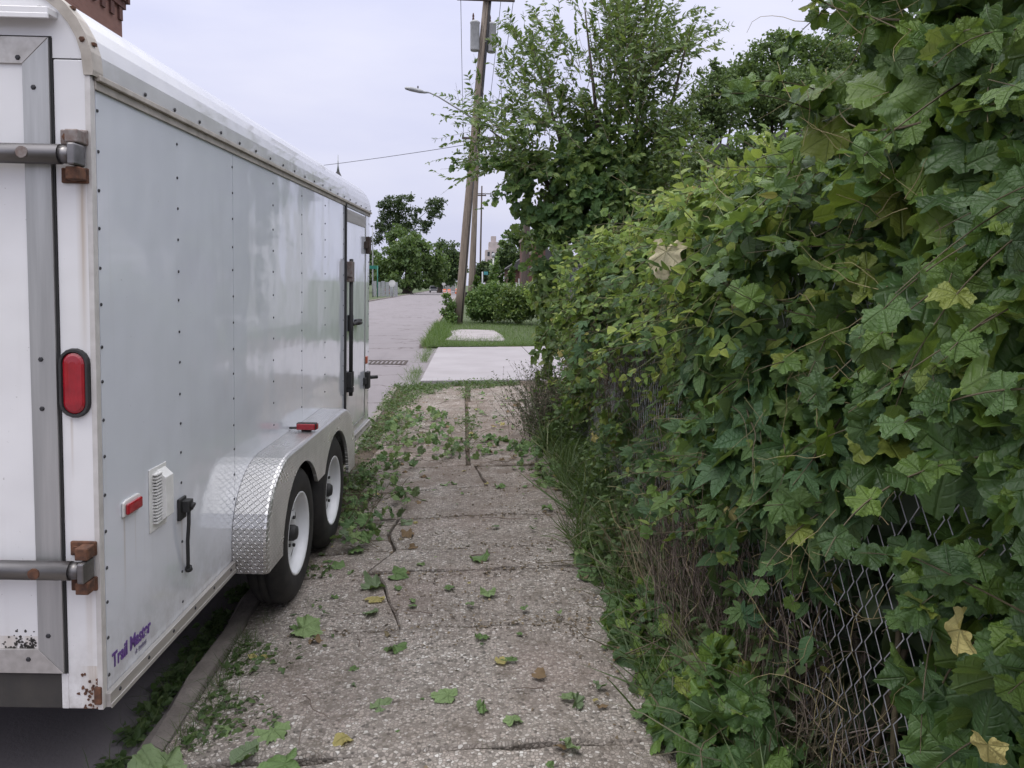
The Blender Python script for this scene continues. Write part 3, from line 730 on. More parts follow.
# diamond-plate fender
def diamond():
    t = NT('diamond_plate'); u, v, _ = t.sep(t.uv()); k = 60.
    uu, vv = t.math('MULTIPLY', u, k), t.math('MULTIPLY', v, k)
    par = t.math('MODULO', t.math('ABSOLUTE', t.math('ADD', t.math('FLOOR', uu), t.math('FLOOR', vv))), 2.)
    lx, ly = t.math('SUBTRACT', t.math('FRACT', uu), .5), t.math('SUBTRACT', t.math('FRACT', vv), .5)
    a, b_ = t.math('MULTIPLY', t.math('ADD', lx, ly), .7071), t.math('MULTIPLY', t.math('SUBTRACT', lx, ly), .7071)
    p = t.math('ADD', t.math('MULTIPLY', a, par), t.math('MULTIPLY', b_, t.math('SUBTRACT', 1, par)))
    q = t.math('ADD', t.math('MULTIPLY', b_, par), t.math('MULTIPLY', a, t.math('SUBTRACT', 1, par)))
    e = t.math('ADD', t.math('POWER', t.math('DIVIDE', t.math('ABSOLUTE', p), .68), 2), t.math('POWER', t.math('DIVIDE', t.math('ABSOLUTE', q), .13), 2))
    h = t.math('SUBTRACT', 1, e, clamp=True)
    g = t.noise(t.obj(), 7, 5, .6); c = t.ramp(g, [(.3, (.82, .81, .8)), (.72, (.62, .61, .6))])
    x, y, z = t.sep(t.obj())
    lowd = t.math('MULTIPLY', t.ramp(z, [(.02, 1.), (.16, 0.)]), t.noise(t.obj(), 25, 4)); c = t.mix(lowd, c, (.14, .11, .09))
    c = t.mix(t.math('MULTIPLY', h, .85), t.mix(.25, c, (.3, .3, .3)), (.9, .9, .9))
    return t.done(t.bsdf(c, t.math('MULTIPLY_ADD', g, .3, .16), .85, t.bump(h, 1., .008), .5))
M_DIA = diamond()
WY = (1.80, 2.66); WZ = -.03; WR = .338; FE = .165
def fender(sgn, x_off):
    """sgn +1: right-hand side; x local runs outwards from the wall"""
    b = MB(); y0, y1, zt, zb, rc = 1.165, 3.295, .462, -.015, .40
    prof = [(y0, zb)] + [(y0 + rc - rc * math.cos(a), zt - rc * .82 + rc * .82 * math.sin(a)) for a in np.linspace(0, math.pi / 2, 9)] + [(y1 - rc + rc * math.sin(a), zt - rc * .82 + rc * .82 * math.cos(a)) for a in np.linspace(0, math.pi / 2, 9)] + [(y1, zb)]
    uvs = []; s = 0
    def P(x, y, z): return (x_off + sgn * x, y, z)
    faces = []
    rr = .022; xs = [(0, 0), (FE - rr, 0)] + [(FE - rr + rr * math.sin(a), rr * (1 - math.cos(a))) for a in (.5, 1.05, 1.57)]
    cyy, czz = (y0 + y1) / 2, .1
    acc = 0; ring = []
    for i, (y, z) in enumerate(prof):
        if i: acc += math.hypot(y - prof[i - 1][0], z - prof[i - 1][1])
        t_ = Vector((prof[min(i + 1, len(prof) - 1)][0] - prof[max(i - 1, 0)][0], prof[min(i + 1, len(prof) - 1)][1] - prof[max(i - 1, 0)][1])).normalized()
        nx, nz = -t_.y, t_.x                                     # outward in the profile plane
        row = []
        for x, drop in xs: row.append((P(x, y - nx * drop, z - nz * drop), (x + drop, acc)))
        ring.append(row)
    V, F, U = [], [], []
    def quad(q, smooth=True):
        base = len(b.v)
        for p, u in q: b.v.append(p); U.append(u)
        b.f.append([base + k for k in range(len(q))]); b.mi.append(0); b.sm.append(smooth)
    for r0, r1 in zip(ring[:-1], ring[1:]):
        for k in range(len(xs) - 1): quad([r0[k], r0[k + 1], r1[k + 1], r1[k]] if sgn > 0 else [r0[k], r1[k], r1[k + 1], r0[k + 1]])
    # outer apron with the two wheel arches cut out
    AR = .39
    def lower(y):
        best = zb
        for wy in WY:
            d = AR * AR - (y - wy) ** 2
            if d > 0: best = max(best, WZ + math.sqrt(d))
        return best
    edge = [r[-1][0] for r in ring]
    ey = np.array([e[1] for e in edge]); ez = np.array([e[2] for e in edge])
    ys = sorted(set([round(float(q), 4) for q in np.concatenate([ey, np.linspace(ey.min(), ey.max(), 110), [WY[0] - AR, WY[0] + AR - .0001, WY[1] - AR, WY[1] + AR]])]))
    def top(y): return float(np.interp(y, ey, ez)) if ey.min() + .001 < y < ey.max() - .001 else float(max(ez[np.argmin(abs(ey - y))], zt - rc * .82))
    x = x_off + sgn * FE
    vmid = (WY[0] + WY[1]) / 2
    def low2(y):
        z = lower(y)
        if WY[0] < y < WY[1]: z = max(z, .165)
        return z
    for a, c in zip(ys[:-1], ys[1:]):
        ta, tc_ = top(a), top(c); la, lc = min(low2(a), ta), min(low2(c), tc_)
        q = [((x, a, la), (la, a)), ((x, c, lc), (lc, c)), ((x, c, tc_), (tc_, c)), ((x, a, ta), (ta, a))]
        quad(q if sgn > 0 else q[::-1], False)
        # rolled lip of the arches
        xi = x - sgn * .02
        q = [((x, a, la), (la, a)), ((xi, a, la), (la, a)), ((xi, c, lc), (lc, c)), ((x, c, lc), (lc, c))]; quad(q, True)
    me = bpy.data.meshes.new('fender'); me.from_pydata([tuple(k * S for k in p) for p in b.v], [], b.f); me.materials.append(M_DIA)
    l = me.uv_layers.new(name='UVMap')
    for lp in me.loops: l.data[lp.index].uv = U[lp.vertex_index]
    me.polygons.foreach_set('use_smooth', b.sm); me.update()
    return link(bpy.data.objects.new('fender', me), trailer)
fen = fender(1, .002); fenL = fender(-1, -W - .002)
b = MB(); b.box(.045, .16, 2.12, 2.16, .472, .512); b.box(.0, .045, 2.13, 2.15, .474, .486); b.box(.07, .13, 2.13, 2.15, .4625, .472); fl = tb(b, 'fender_light', M_BLACK, .008, fen)
b = MB(); b.box(.05, .155, 2.104, 2.119, .475, .509); tb(b, 'lens', M_RED, .004, fl)
b = MB(); b.box(.1605, .166, 2.124, 2.156, .476, .508); tb(b, 'lens', M_RED, .004, fl)
b = MB(); b.box(-.35, -.30, 1.19, 3.27, .0, .428); b.box(-.30, -.006, 1.30, 3.14, .362, .4); tb(b, 'wheel_box', M_DARK)
# wheels
def tyre_mat():
    t = NT('tyre_rubber'); o = t.obj(); f = t.noise(o, 16, 5); c = t.ramp(f, [(.35, (.014, .014, .015)), (.75, (.035, .032, .03))])
    return t.done(t.bsdf(c, .72, 0, t.bump(f, .2, .003), .4))
M_TYRE = tyre_mat(); M_RIM = simple('white_rim_paint', (.72, .73, .76), (.62, .63, .65), 8, .3, bump=.05)
def wheel(sgn, xo, y, z):
    """xo: plane of the tyre's outer face"""
    w = bpy.data.objects.new('wheel', None); link(w, trailer); w.location = (xo * S, y * S, z * S); w.scale = (1, 1.085, 1.085)
    def X(o): return -o * sgn
    b = MB(); wd = .205
    b.lathe([(.195, X(.012)), (.215, X(.004)), (.25, X(.0)), (.285, X(.004)), (.305, X(.012)), (.322, X(.026)), (.331, X(.042)), (WR, X(.06)), (WR, X(.085)), (WR - .007, X(.088)), (WR - .007, X(.094)), (WR, X(.097)), (WR, X(.125)), (WR - .007, X(.128)), (WR - .007, X(.134)), (WR, X(.137)), (.331, X(.165)), (.318, X(.182)), (.28, X(wd)), (.2, X(wd))], 'x', 48)
    b.build('tyre', M_TYRE, w, scale=S)
    b = MB(); b.lathe([(.203, X(.018)), (.207, X(.008)), (.200, X(.006)), (.192, X(.012)), (.186, X(.03)), (.181, X(.05)), (.172, X(.062)), (.16, X(.066)), (.15, X(.066))], 'x', 40)
    n = 40                                                        # disc with eight round hand holes
    hr, hc = .022, .127
    b.lathe([(.1005, X(.052)), (.085, X(.046)), (.062, X(.05)), (.052, X(.058)), (.03, X(.058))], 'x', 40)
    segs = 8
    for k in range(segs):
        a0 = 2 * math.pi * k / segs; ac = a0 + math.pi / segs
        hole = [(hc * math.cos(ac) + hr * math.cos(q), hc * math.sin(ac) + hr * math.sin(q)) for q in np.linspace(0, 2 * math.pi, 16, endpoint=False) + ac]
        outer = []
        for q in np.linspace(0, 2 * math.pi, 16, endpoint=False):   # matching points on the sector outline
            lr, la = math.cos(q), math.sin(q); m_ = max(abs(lr), abs(la)); lr, la = lr / m_, la / m_
            r_ = .125 + .025 * lr; t_ = ac + la * math.pi / segs; r_ = .1255 + .0245 * lr
            outer.append((r_ * math.cos(t_), r_ * math.sin(t_)))
        def dz(p): r_ = math.hypot(*p); return X(.052 + (.066 - .052) * min(1, max(0, (r_ - .1005) / .05)))
        for i in range(16):
            j = (i + 1) % 16
            b.poly([(dz(hole[i]), *hole[i]), (dz(hole[j]), *hole[j]), (dz(outer[j]), *outer[j]), (dz(outer[i]), *outer[i])], 0, True)
    b.build('rim', M_RIM, w, scale=S)
    b = MB(); b.lathe([(.18, X(.1)), (.001, X(.1))], 'x', 24); b.build('brake_drum', M_DARK, w, scale=S)
    b = MB(); b.lathe([(.04, X(.06)), (.04, X(.035)), (.034, X(.024)), (.03, X(.018)), (.001, X(.015))], 'x', 20)
    for k in range(5):
        a = 2 * math.pi * k / 5; c = (.075 * math.cos(a), .075 * math.sin(a)); b.tube([(X(.05), *c), (X(.036), *c)], .009, 6)
    b.build('hub', M_BLACK, w, scale=S)
    return w
for y in WY: wheel(1, .152, y, WZ); wheel(-1, -W - .152, y, WZ - .1)
b = MB()
for y in WY: b.tube([(-W - .1, y, WZ), (.03, y, WZ)], .035, 10)
tb(b, 'axles', M_DARK)
# side door at the front
b = MB(); b.prism([(3.735, .13), (4.56, .13), (4.56, 1.9), (3.735, 1.9)], 0, -.004, .006); tb(b, 'side_door', M_SIDE, .003)
b = MB(); b.box(-.004, .014, 3.701, 3.734, .1, 1.925); tb(b, 'door_gasket', M_BLACK, .003)
b = MB(); b.box(.0065, .012, 3.76, 4.54, 1.79, 1.885); tb(b, 'door_header', M_ALU_H, .002)
b = MB(); b.box(-.004, .01, 4.562, 4.592, .12, 1.91); b.box(-.004, .01, 3.735, 4.56, .112, .128); b.box(-.004, .01, 3.735, 4.56, 1.903, 1.918); tb(b, 'door_edge_trim', M_ALU, .002)
b = MB(); b.tube([(.036, 3.79, .42), (.036, 3.79, 1.5)], .016, 8)
lb = tb(b, 'latch_bar', M_BLACK)
for z in (1.42, .55):
    b = MB(); b.box(.006, .05, 3.745, 3.85, z - .06, z + .06); b.box(.006, .058, 3.76, 3.81, z - .1, z - .06); tb(b, 'latch_keeper', M_STEEL_RUST if z > 1 else M_BLACK, .004, lb)
b = MB(); b.box(.006, .04, 3.8, 3.87, .93, 1.06); b.tube([(.045, 3.82, .985), (.06, 3.95, 1.0), (.055, 4.12, .985)], .014, 6); b.box(.006, .05, 4.07, 4.2, .965, 1.01); tb(b, 'latch_handle', M_BLACK, .003, lb)
for z in (1.64, .44):
    b = MB(); b.box(.006, .03, 4.5, 4.58, z - .03, z + .03); b.box(.01, .045, 4.56, 4.66, z - .075, z + .075); hg = tb(b, 'door_hinge', M_RUST if z > 1 else M_BLACK, .004)
b = MB(); b.tube([(.01, 4.7, .45), (.09, 4.76, .45)], .016, 8); tb(b, 'door_stop', M_BLACK)
b = MB(); b.prism([(4.60, .585), (4.68, .585), (4.68, .65), (4.60, .65)], 0, .001, .02); tb(b, 'corner_marker', M_AMBER, .006)
b = MB(); b.tube([(-.25, LL - .05, -.05), (-W / 2, LL + 1.25, -.05), (-W + .25, LL - .05, -.05)], .045, 8); b.tube([(-W / 2, LL + .95, .25), (-W / 2, LL + .95, -.36)], .03, 10); b.box(-W / 2 - .06, -W / 2 + .06, LL + 1.2, LL + 1.45, -.08, .03); tb(b, 'tow_hitch', M_BLACK)

# ================================================================== FAR THINGS
def brick_mat(name, a, b_, mortar, scale=1.):
    t = NT(name); x, y, z = t.sep(t.obj()); v = t.comb(t.math('ADD', x, y), z)
    br = t.n('TexBrick'); br.inputs['Scale'].default_value = 4.2 * scale; br.inputs['Color1'].default_value = (*a, 1); br.inputs['Color2'].default_value = (*b_, 1)
    br.inputs['Mortar'].default_value = (*mortar, 1); br.inputs['Mortar Size'].default_value = .018; br.inputs['Row Height'].default_value = .3; br.inputs['Brick Width'].default_value = .9
    t.t.links.new(v, br.inputs['Vector']); n = t.noise(t.obj(), 1.5, 5)
    c = t.mix(t.math('MULTIPLY', n, .4), br.outputs['Color'], (.1, .06, .05))
    return t.done(t.bsdf(c, .9, 0, t.bump(br.outputs['Fac'], -.3, .01), .3))
M_BRICK = brick_mat('red_brick', (.24, .12, .095), (.19, .09, .07), (.22, .18, .16))
M_BRICK_D = brick_mat('dark_brick', (.13, .055, .045), (.09, .04, .035), (.12, .1, .09))
M_STONE = simple('weathered_stone', (.3, .26, .23), (.2, .17, .15), 3, .9)
M_GLASS = simple('dark_window_glass', (.03, .035, .045), None, 4, .08, bump=0)
M_POLE = simple('weathered_pole_wood', (.26, .215, .175), (.13, .105, .085), 9, .9, bump=.5, dist=.01, vec_scale=(3, 3, .22))
M_POLE_D = simple('creosoted_pole_wood', (.1, .075, .065), (.055, .042, .038), 9, .9, bump=.4, dist=.01, vec_scale=(3, 3, .22))
M_GREYM = simple('grey_painted_metal', (.36, .37, .38), (.25, .26, .27), 6, .45, .3)
M_TANK = simple('transformer_grey', (.42, .43, .44), (.3, .31, .32), 5, .5, .1)
M_WIRE = simple('black_cable', (.03, .03, .035), None, 5, .7, bump=0)
M_SIGNG = simple('street_sign_green', (.01, .16, .11), (.012, .12, .09), 5, .4, bump=0)
M_SIGNT = simple('street_sign_teal', (.05, .26, .28), (.05, .2, .23), 5, .4, bump=0)
M_WPAINT = simple('weathered_white_board', (.6, .6, .6), (.44, .44, .44), 4, .7)
M_ORANGE = simple('orange_safety_plastic', (.65, .13, .02), (.5, .09, .02), 6, .5)
M_ROOFD = simple('dark_shingles', (.07, .068, .07), (.045, .042, .045), 18, .9, bump=.6)

# brick block with a corbelled cornice across the street
bb = thing('brick_building', 'tall red brick building with corbelled cornice showing above the trailer roof', 'building', (-11.0, 26.4, -.45))
b = MB(); b.box(-12, 0, -20, 0, -.2, 10.75); b.build('wall', M_BRICK, bb)
b = MB(); b.box(-12.1, .10, -20.1, .10, 10.752, 10.95); b.box(-12.22, .22, -20.22, .22, 11.252, 11.42); b.box(-12.34, .34, -20.34, .34, 11.422, 11.6); b.box(-12.05, .05, -20.05, .05, 10.95, 11.25)
for y in np.arange(-20, .1, .3): b.box(.05, .2, y - .08, y + .08, 10.952, 11.25)
for x in np.arange(-11.9, .1, .3): b.box(x - .08, x + .08, .05, .2, 10.952, 11.25)
for y in np.arange(-20, .1, .6): b.box(.0, .07, y - .12, y + .12, 10.35, 10.75)
b.build('cornice', M_BRICK_D, bb)
b = MB(); b.box(-12.0, 0, -20.0, 0, 11.602, 11.75); b.build('coping', M_STONE, bb)
for y in np.arange(-18.5, -1, 2.6):
    for z0 in (1.2, 4.6, 7.7):
        b = MB(); b.box(.002, .05, y - .55, y + .55, z0, z0 + 1.8); wdw = b.build('window', M_STONE, bb); b = MB(); b.box(.05, .055, y - .45, y + .45, z0 + .1, z0 + 1.7); b.build('pane', M_GLASS, wdw)
b = MB(); b.tube([(.12, -6.2, 1), (.12, -6.2, 10.3)], .09, 8); b.build('downpipe', M_STONE, bb)

# church spire far behind the trailer
ch = thing('church_tower', 'distant church tower whose thin finial rises over the trailer roof', 'church', (-25.3, 160, 0))
b = MB(); b.box(-3, 3, -3, 3, -.2, 17); b.build('tower', M_BRICK_D, ch)
b = MB(); top = (0, 0, 24.6); c4 = [(-3.2, -3.2, 17), (3.2, -3.2, 17), (3.2, 3.2, 17), (-3.2, 3.2, 17)]
for k in range(4): b.poly([c4[k], c4[(k + 1) % 4], top])
b.poly(c4[::-1]); b.build('steeple', M_ROOFD, ch)
b = MB(); b.tube([(0, 0, 24), (0, 0, 25.2), (0, 0, 27.3)], [.28, .13, .06], 8); b.build('finial', M_GREYM, ch)

# tall pale block at the far end of the street
bl = thing('tall_building', 'distant pale tall building at the end of the street behind the poles', 'building', (8.6, 235, 0))
M_PALE = simple('pale_masonry', (.46, .4, .39), (.36, .31, .31), 1, .9)
b = MB(); b.box(-2.2, 3.2, 0, 10, -.2, 12.2); b.box(-1.2, 2.2, 1, 8, 12.2, 14.6); b.box(-.5, 1.0, 2, 6, 14.6, 16.4); b.build('wall', M_PALE, bl)
for x in (-1.3, 0, 1.3, 2.4):
    for z in (3, 5.5, 8, 10.3):
        b = MB(); b.box(x - .35, x + .35, -.04, -.002, z, z + 1.3); b.build('window', M_GLASS, bl)

# utility poles
def crossarm(b, c, half, z, th=.06): b.box(c[0] - half, c[0] + half, c[1] - th, c[1] + th, z - th, z + th)
up = thing('utility_pole', 'leaning weathered wooden utility pole carrying transformer cans and a street lamp arm', 'utility pole', (-.24, 32.1, 0))
top = Vector((1.17, -.0, 14.3)); 
def on(z): return top * (z / 14.3)
b = MB(); b.tube([on(z) + Vector((.01 * math.sin(z), 0, 0)) for z in (-.3, 1.5, 4, 7, 10, 14.3)], [.2, .185, .175, .165, .15, .125], 14); b.build('pole', M_POLE, up)
b = MB(); b.tube([on(z) + Vector((.16, -.1, 0)) for z in (7.2, 9, 11.5, 13.8)], .05, 8); b.tube([on(z) + Vector((.13, -.15, 0)) for z in (.1, 3, 7.2)], .022, 6); b.build('conduit', M_WIRE, up)
for dx, dy in ((-.33, -.1), (.34, .05)):
    p = on(11.55); b = MB(); c = (p.x + dx, p.y + dy, 0)
    b.lathe([(.001, 10.95), (.17, 10.95), (.185, 11.0), (.185, 12.0), (.2, 12.02), (.2, 12.07), (.1, 12.14), (.001, 12.15)], 'z', 18, c)
    tk = b.build('transformer', M_TANK, up)
    b = MB(); b.lathe([(.03, 12.1), (.045, 12.2), (.03, 12.25), (.045, 12.3), (.02, 12.42), (.001, 12.43)], 'z', 10, (c[0] - .07, c[1], 0)); b.build('bushing', M_BRICK_D, tk)
b = MB(); p = on(12.75); crossarm(b, (p.x, p.y - .17), 1.15, 12.95); cra = b.build('crossarm', M_POLE_D, up)
for dx in (-1.05, -.5, .55, 1.05):
    b = MB(); b.lathe([(.02, 13.0), (.05, 13.06), (.035, 13.1), (.05, 13.14), (.02, 13.2), (.001, 13.2)], 'z', 8, (p.x + dx, p.y - .17, 0)); b.build('insulator', M_TANK, cra)
b = MB(); q = on(8.3); b.tube([q + Vector((-.12, 0, 0)), q + Vector((-.6, -.05, .3)), q + Vector((-1.5, -.15, .8)), q + Vector((-1.85, -.2, .94)), q + Vector((-2.0, -.2, .95))], [.04, .036, .033, .03, .03], 8); arm = b.build('lamp_arm', M_GREYM, up)
b = MB(); e = q + Vector((-2.0, -.2, .95))
b.tube([e + Vector((.1, 0, 0)), e + Vector((-.05, 0, .0)), e + Vector((-.25, -.02, .04)), e + Vector((-.6, -.02, .11)), e + Vector((-.8, -.03, .14)), e + Vector((-.84, -.03, .145))], [.03, .05, .085, .09, .06, .02], 12); lh = b.build('lamp_head', M_GREYM, arm)
b = MB(); b.lathe([(.03, 0), (.03, .08), (.001, .09)], 'z', 8, tuple(e + Vector((-.32, 0, .16)))); b.build('photocell', M_RIVET, lh)
wires = []
def pole(name, label, base, lean, h, r, mat, arms=(), group=None):
    t = thing(name, label, 'utility pole', base, group=group); tp = Vector((lean, 0, h))
    b = MB(); b.tube([tp * k for k in (-.02, .2, .5, .8, 1)], [r, r * .95, r * .88, r * .8, r * .7], 10); b.build('pole', mat, t)
    for z, half in arms:
        p_ = tp * (z / h); b = MB(); crossarm(b, (p_.x, p_.y - r - .05), half, z); ca = b.build('crossarm', M_POLE_D, t)
        for dx in (-half + .08, half - .08): b = MB(); b.lathe([(.02, z + .06), (.05, z + .12), (.02, z + .3), (.001, z + .3)], 'z', 6, (p_.x + dx, p_.y - r - .05, 0)); b.build('insulator', M_TANK, ca)
    return t
pole('utility_pole', 'second wooden utility pole standing close behind the leaning one', (.33, 46, -.1), .5, 11.4, .17, M_POLE, ((10.15, .95), (9.1, .55)))
pole('utility_pole', 'thin dark distant utility pole third along the kerb with crossarm', (.9, 75, -.1), .35, 14.5, .14, M_POLE_D, ((13.2, 1.3), (10.2, .9)))
pole('utility_pole', 'slim faraway utility pole beside the pale tall building', (2.2, 110, -.1), .2, 15.5, .14, M_POLE_D, ((14.4, 1.3), ))
pole('utility_pole', 'thick dark utility pole in front of the brick column behind the bushes', (4.6, 60, -.1), .25, 9.5, .32, M_POLE_D)
lp = thing('lamp_post', 'slim pale metal post rising beside the white board fence', 'lamp post', (2.45, 66, 0))
b = MB(); b.tube([(0, 0, 0), (0, 0, 3.9)], .06, 8); b.build('post', M_WPAINT, lp); b = MB(); b.lathe([(.14, .0), (.14, 1.1), (.08, 1.15)], 'z', 10); b.build('base', M_WPAINT, lp); b = MB(); b.lathe([(.05, 3.9), (.16, 4.0), (.16, 4.2), (.001, 4.35)], 'z', 10); b.build('lamp', M_GREYM, lp)
def cable(label, pts_list, r=.014):
    o = thing('overhead_cable', label, 'cable'); b = MB()
    A, B_, sag = pts_list; A, B_ = Vector(A), Vector(B_)
    b.tube([A.lerp(B_, k / 14) - Vector((0, 0, sag * 4 * (k / 14) * (1 - k / 14))) for k in range(15)], r, 5); b.build('strand', M_WIRE, o)
cable('thin overhead cable running from the leaning pole to the trees across the road', ((.35, 32, 7.3), (-28, 62, 9.4), .5), .012)
cable('thin slack wire dropping down left of the lamp arm', ((.9, 28, 13.2), (-.45, 38, 11.2), 3.2), .006)
for dx in (-1.05, .55, 1.05):
    o = 'overhead power line spanning from the leaning pole to the second pole'
    a = thing('power_line', o, 'power line', group='power lines between the street poles'); b = MB()
    A, B_ = Vector((.85 + dx, 32, 12.95)), Vector((.75 + dx * .8, 45.8, 10.4)); b.tube([A.lerp(B_, k / 10) - Vector((0, 0, 1.2 * (k / 10) * (1 - k / 10))) for k in range(11)], .012, 5); b.build('strand', M_WIRE, a)
for dx in (-.9, .9):
    a = thing('power_line', 'overhead power line spanning between the two distant poles', 'power line', group='power lines between the distant poles'); b = MB()
    A, B_ = Vector((.8 + dx, 46, 10.4)), Vector((1.25 + dx * 1.3, 75, 13.4)); b.tube([A.lerp(B_, k / 10) - Vector((0, 0, 2.4 * (k / 10) * (1 - k / 10))) for k in range(11)], .012, 5); b.build('strand', M_WIRE, a)

# street signs and roadworks across the road
def post_sign(name, label, cat, p, h, w_, hh, mat, postmat, disc=False):
    t = thing(name, label, cat, p); b = MB(); b.tube([(0, 0, 0), (0, 0, h + (0 if disc else hh))], .06, 8); b.build('post', postmat, t); b = MB()
    if disc: b.prism([(w_ * math.cos(a), h + w_ * math.sin(a)) for a in np.arange(8) * math.pi / 4 + math.pi / 8], 1, -.09, -.065)
    else: b.box(-w_, .1, -.02, .02, h, h + hh)
    b.build('sign_plate', mat, t, bevel=.004)
post_sign('street_sign', 'green street name sign on a post across the road past the trailer', 'street sign', (-10.4, 95, 0), 3.4, 1.1, .42, M_SIGNG, M_SIGNG)
post_sign('stop_sign', 'pale back of an octagonal sign across the road before the big tree', 'sign', (-9.1, 100, 0), 1.7, .45, 0, M_WPAINT, M_GREYM, True)
post_sign('stop_sign', 'smaller distant pale sign disc further down beneath the trees', 'sign', (-3.9, 150, 0), 1.8, .36, 0, M_WPAINT, M_GREYM, True)
post_sign('street_sign', 'teal street name sign beside the far utility poles', 'street sign', (1.5, 64, 0), 2.45, -.45, .26, M_SIGNT, M_GREYM)
pole('utility_pole', 'thin grey pole beside the green street sign across the road', (-11.2, 97, 0), .0, 8.5, .09, M_GREYM)
fc = thing('board_fence', 'grey board fence behind the green street sign', 'fence', (-10.3, 103, 0))
for k in range(6): b = MB(); b.box(-1.6 + k * .55, -1.12 + k * .55, 0, .05, 0, 2.0 - .12 * (k % 2)); b.build('board', M_GREYM, fc)
b = MB(); b.box(-1.6, 1.7, .05, .1, .5, .6); b.build('rail', M_GREYM, fc)
def barrel(p, group, label):
    t = thing('traffic_barrel', label, 'traffic barrel', p, group=group)
    b = MB(); b.lathe([(.33, 0), (.31, .3), (.27, .9), (.2, 1.0), (.001, 1.0)], 'z', 14); b.build('body', M_ORANGE, t); b = MB(); b.lathe([(.325, .35), (.31, .5)], 'z', 14); b.lathe([(.305, .65), (.295, .78)], 'z', 14); b.build('stripe', M_WPAINT, t)
for p in ((-14.0, 138, -.1), (-13.1, 136, -.1), (-12.2, 141, -.1)): barrel(p, 'traffic barrels across the road', 'orange and white traffic barrel at the kerb beneath the big tree')
for p in ((-3.2, 130, -.1), (-2.4, 127, -.1), (-1.4, 150, -.1)): barrel(p, 'traffic barrels down the road', 'orange and white traffic barrel standing far down the road')
# white car and truck far down the road
def far_car(name, label, p, L_, w_, h, mat):
    t = thing(name, label, 'car' if h < 1.8 else 'truck', p); b = MB(); b.prism([(-w_, .35), (w_, .35), (w_, h * .6), (w_ * .82, h * .96), (w_ * .6, h), (-w_ * .6, h), (-w_ * .82, h * .96), (-w_, h * .6)], 1, 0, L_); b.build('body', mat, t, bevel=.08)
    b = MB(); b.box(-w_ * .72, w_ * .72, -.03, -.004, h * .6, h * .9); b.build('windscreen', M_GLASS, t)
    for sx in (-1, 1):
        for y in (.6, L_ - .6): b = MB(); b.lathe([(.001, -.1), (.3, -.1), (.34, -.05), (.34, .05), (.3, .1), (.001, .1)], 'x', 14, (sx * (w_ - .1), y, .34)); b.build('wheel', M_TYRE, t)
        b = MB(); b.box(sx * w_ * .8 - .14, sx * w_ * .8 + .14, -.035, -.004, h * .42, h * .52); b.build('headlight', M_PLASTIC, t)
far_car('parked_truck', 'white boxy truck far down the road beside the leaning pole', (-3.1, 175, -.12), 6, 1.2, 2.7, M_WPAINT)
far_car('parked_car', 'pale distant car under the trees at the left kerb', (-6.6, 170, -.12), 4.4, .9, 1.5, M_GREYM)
bn = thing('trash_bin', 'dark wheeled trash bin standing behind the leaning pole', 'bin', (.05, 70, -.1))
b = MB(); b.prism([(-.28, .12), (.28, .12), (.33, 1.0), (-.33, 1.0)], 1, -.3, .3); b.build('body', M_DARK, bn, bevel=.02); b = MB(); b.box(-.36, .36, -.34, .34, 1.002, 1.08); b.build('lid', M_BLACK, bn, bevel=.02)
# houses on the right
h1 = thing('brick_house', 'distant low brick house among trees behind the white board fence', 'house', (6.0, 78, 0))
b = MB(); b.box(-1.6, 5, 0, 8, -.2, 3.2); b.build('wall', M_BRICK_D, h1)
b = MB(); b.prism([(-2, 3.2), (5.4, 3.2), (1.7, 5.6)], 1, -.4, 8.4); b.build('roof', M_ROOFD, h1)
b = MB(); b.box(-.6, .5, -.05, -.002, 1.0, 2.3); b.build('window', M_WPAINT, h1)
h2 = thing('brick_garage', 'narrow red brick building end wall behind the thick dark pole', 'building', (6.15, 68, 0))
b = MB(); b.box(-.9, .9, 0, 6, -.2, 5.6); b.build('wall', M_BRICK_D, h2); b = MB(); b.box(-1.0, 1.0, -.1, 6.1, 5.6, 5.8); b.build('coping', M_STONE, h2); b = MB(); b.box(-1.0, -.2, -.06, -.002, 4.3, 4.6); b.box(-1.0, -.3, -.06, -.002, 2.9, 3.1); b.build('ledge', M_STONE, h2)
wf = thing('white_fence', 'white board fence behind the tall weeds beyond the lawn', 'fence', (4.1, 67, 0))
for k in range(9): b = MB(); b.box(-1.9 + k * .4, -1.53 + k * .4, 0, .04, .1, 1.75 + .05 * (k % 3)); b.build('board', M_WPAINT, wf)
b = MB(); b.box(-1.9, 1.7, .04, .09, .5, .6); b.box(-1.9, 1.7, .04, .09, 1.4, 1.5); b.build('rail', M_WPAINT, wf)
wt = thing('parked_trailer', 'white flat sided trailer top showing above the bushes right of the brick wall', 'trailer', (6.95, 62, 0))
b = MB(); b.box(-.75, .95, 0, 3, 1.3, 2.75); b.build('body', M_WPAINT, wt, bevel=.05)
for y in (.6, 2.3): b = MB(); b.lathe([(.001, -.1), (.3, -.1), (.33, -.05), (.33, .1), (.001, .1)], 'x', 14, (-.7, y, .33)); b.build('wheel', M_TYRE, wt)
b = MB(); b.box(-.7, .9, .1, 2.9, .35, 1.3); b.build('chassis', M_DARK, wt)
h3 = thing('house', 'grey house with pale gable glimpsed over the vines between the trees', 'house', (7.4, 23.5, 0))
b = MB(); b.box(-.9, 4.5, 0, 6, -.2, 4.6); b.build('wall', M_WPAINT, h3)
b = MB(); b.prism([(-1.2, 4.6), (4.8, 4.6), (4.8, 4.72), (.2, 5.9), (-1.2, 4.72)], 1, -.3, 6.3); b.build('roof', M_ROOFD, h3)
b = MB(); b.box(-.6, .3, -.05, -.002, 4.75, 5.4); b.build('window', M_WPAINT, h3)
h4 = thing('shed', 'dark roofed shed with white eave peeping over the vine top', 'shed', (11.4, 24, 0))
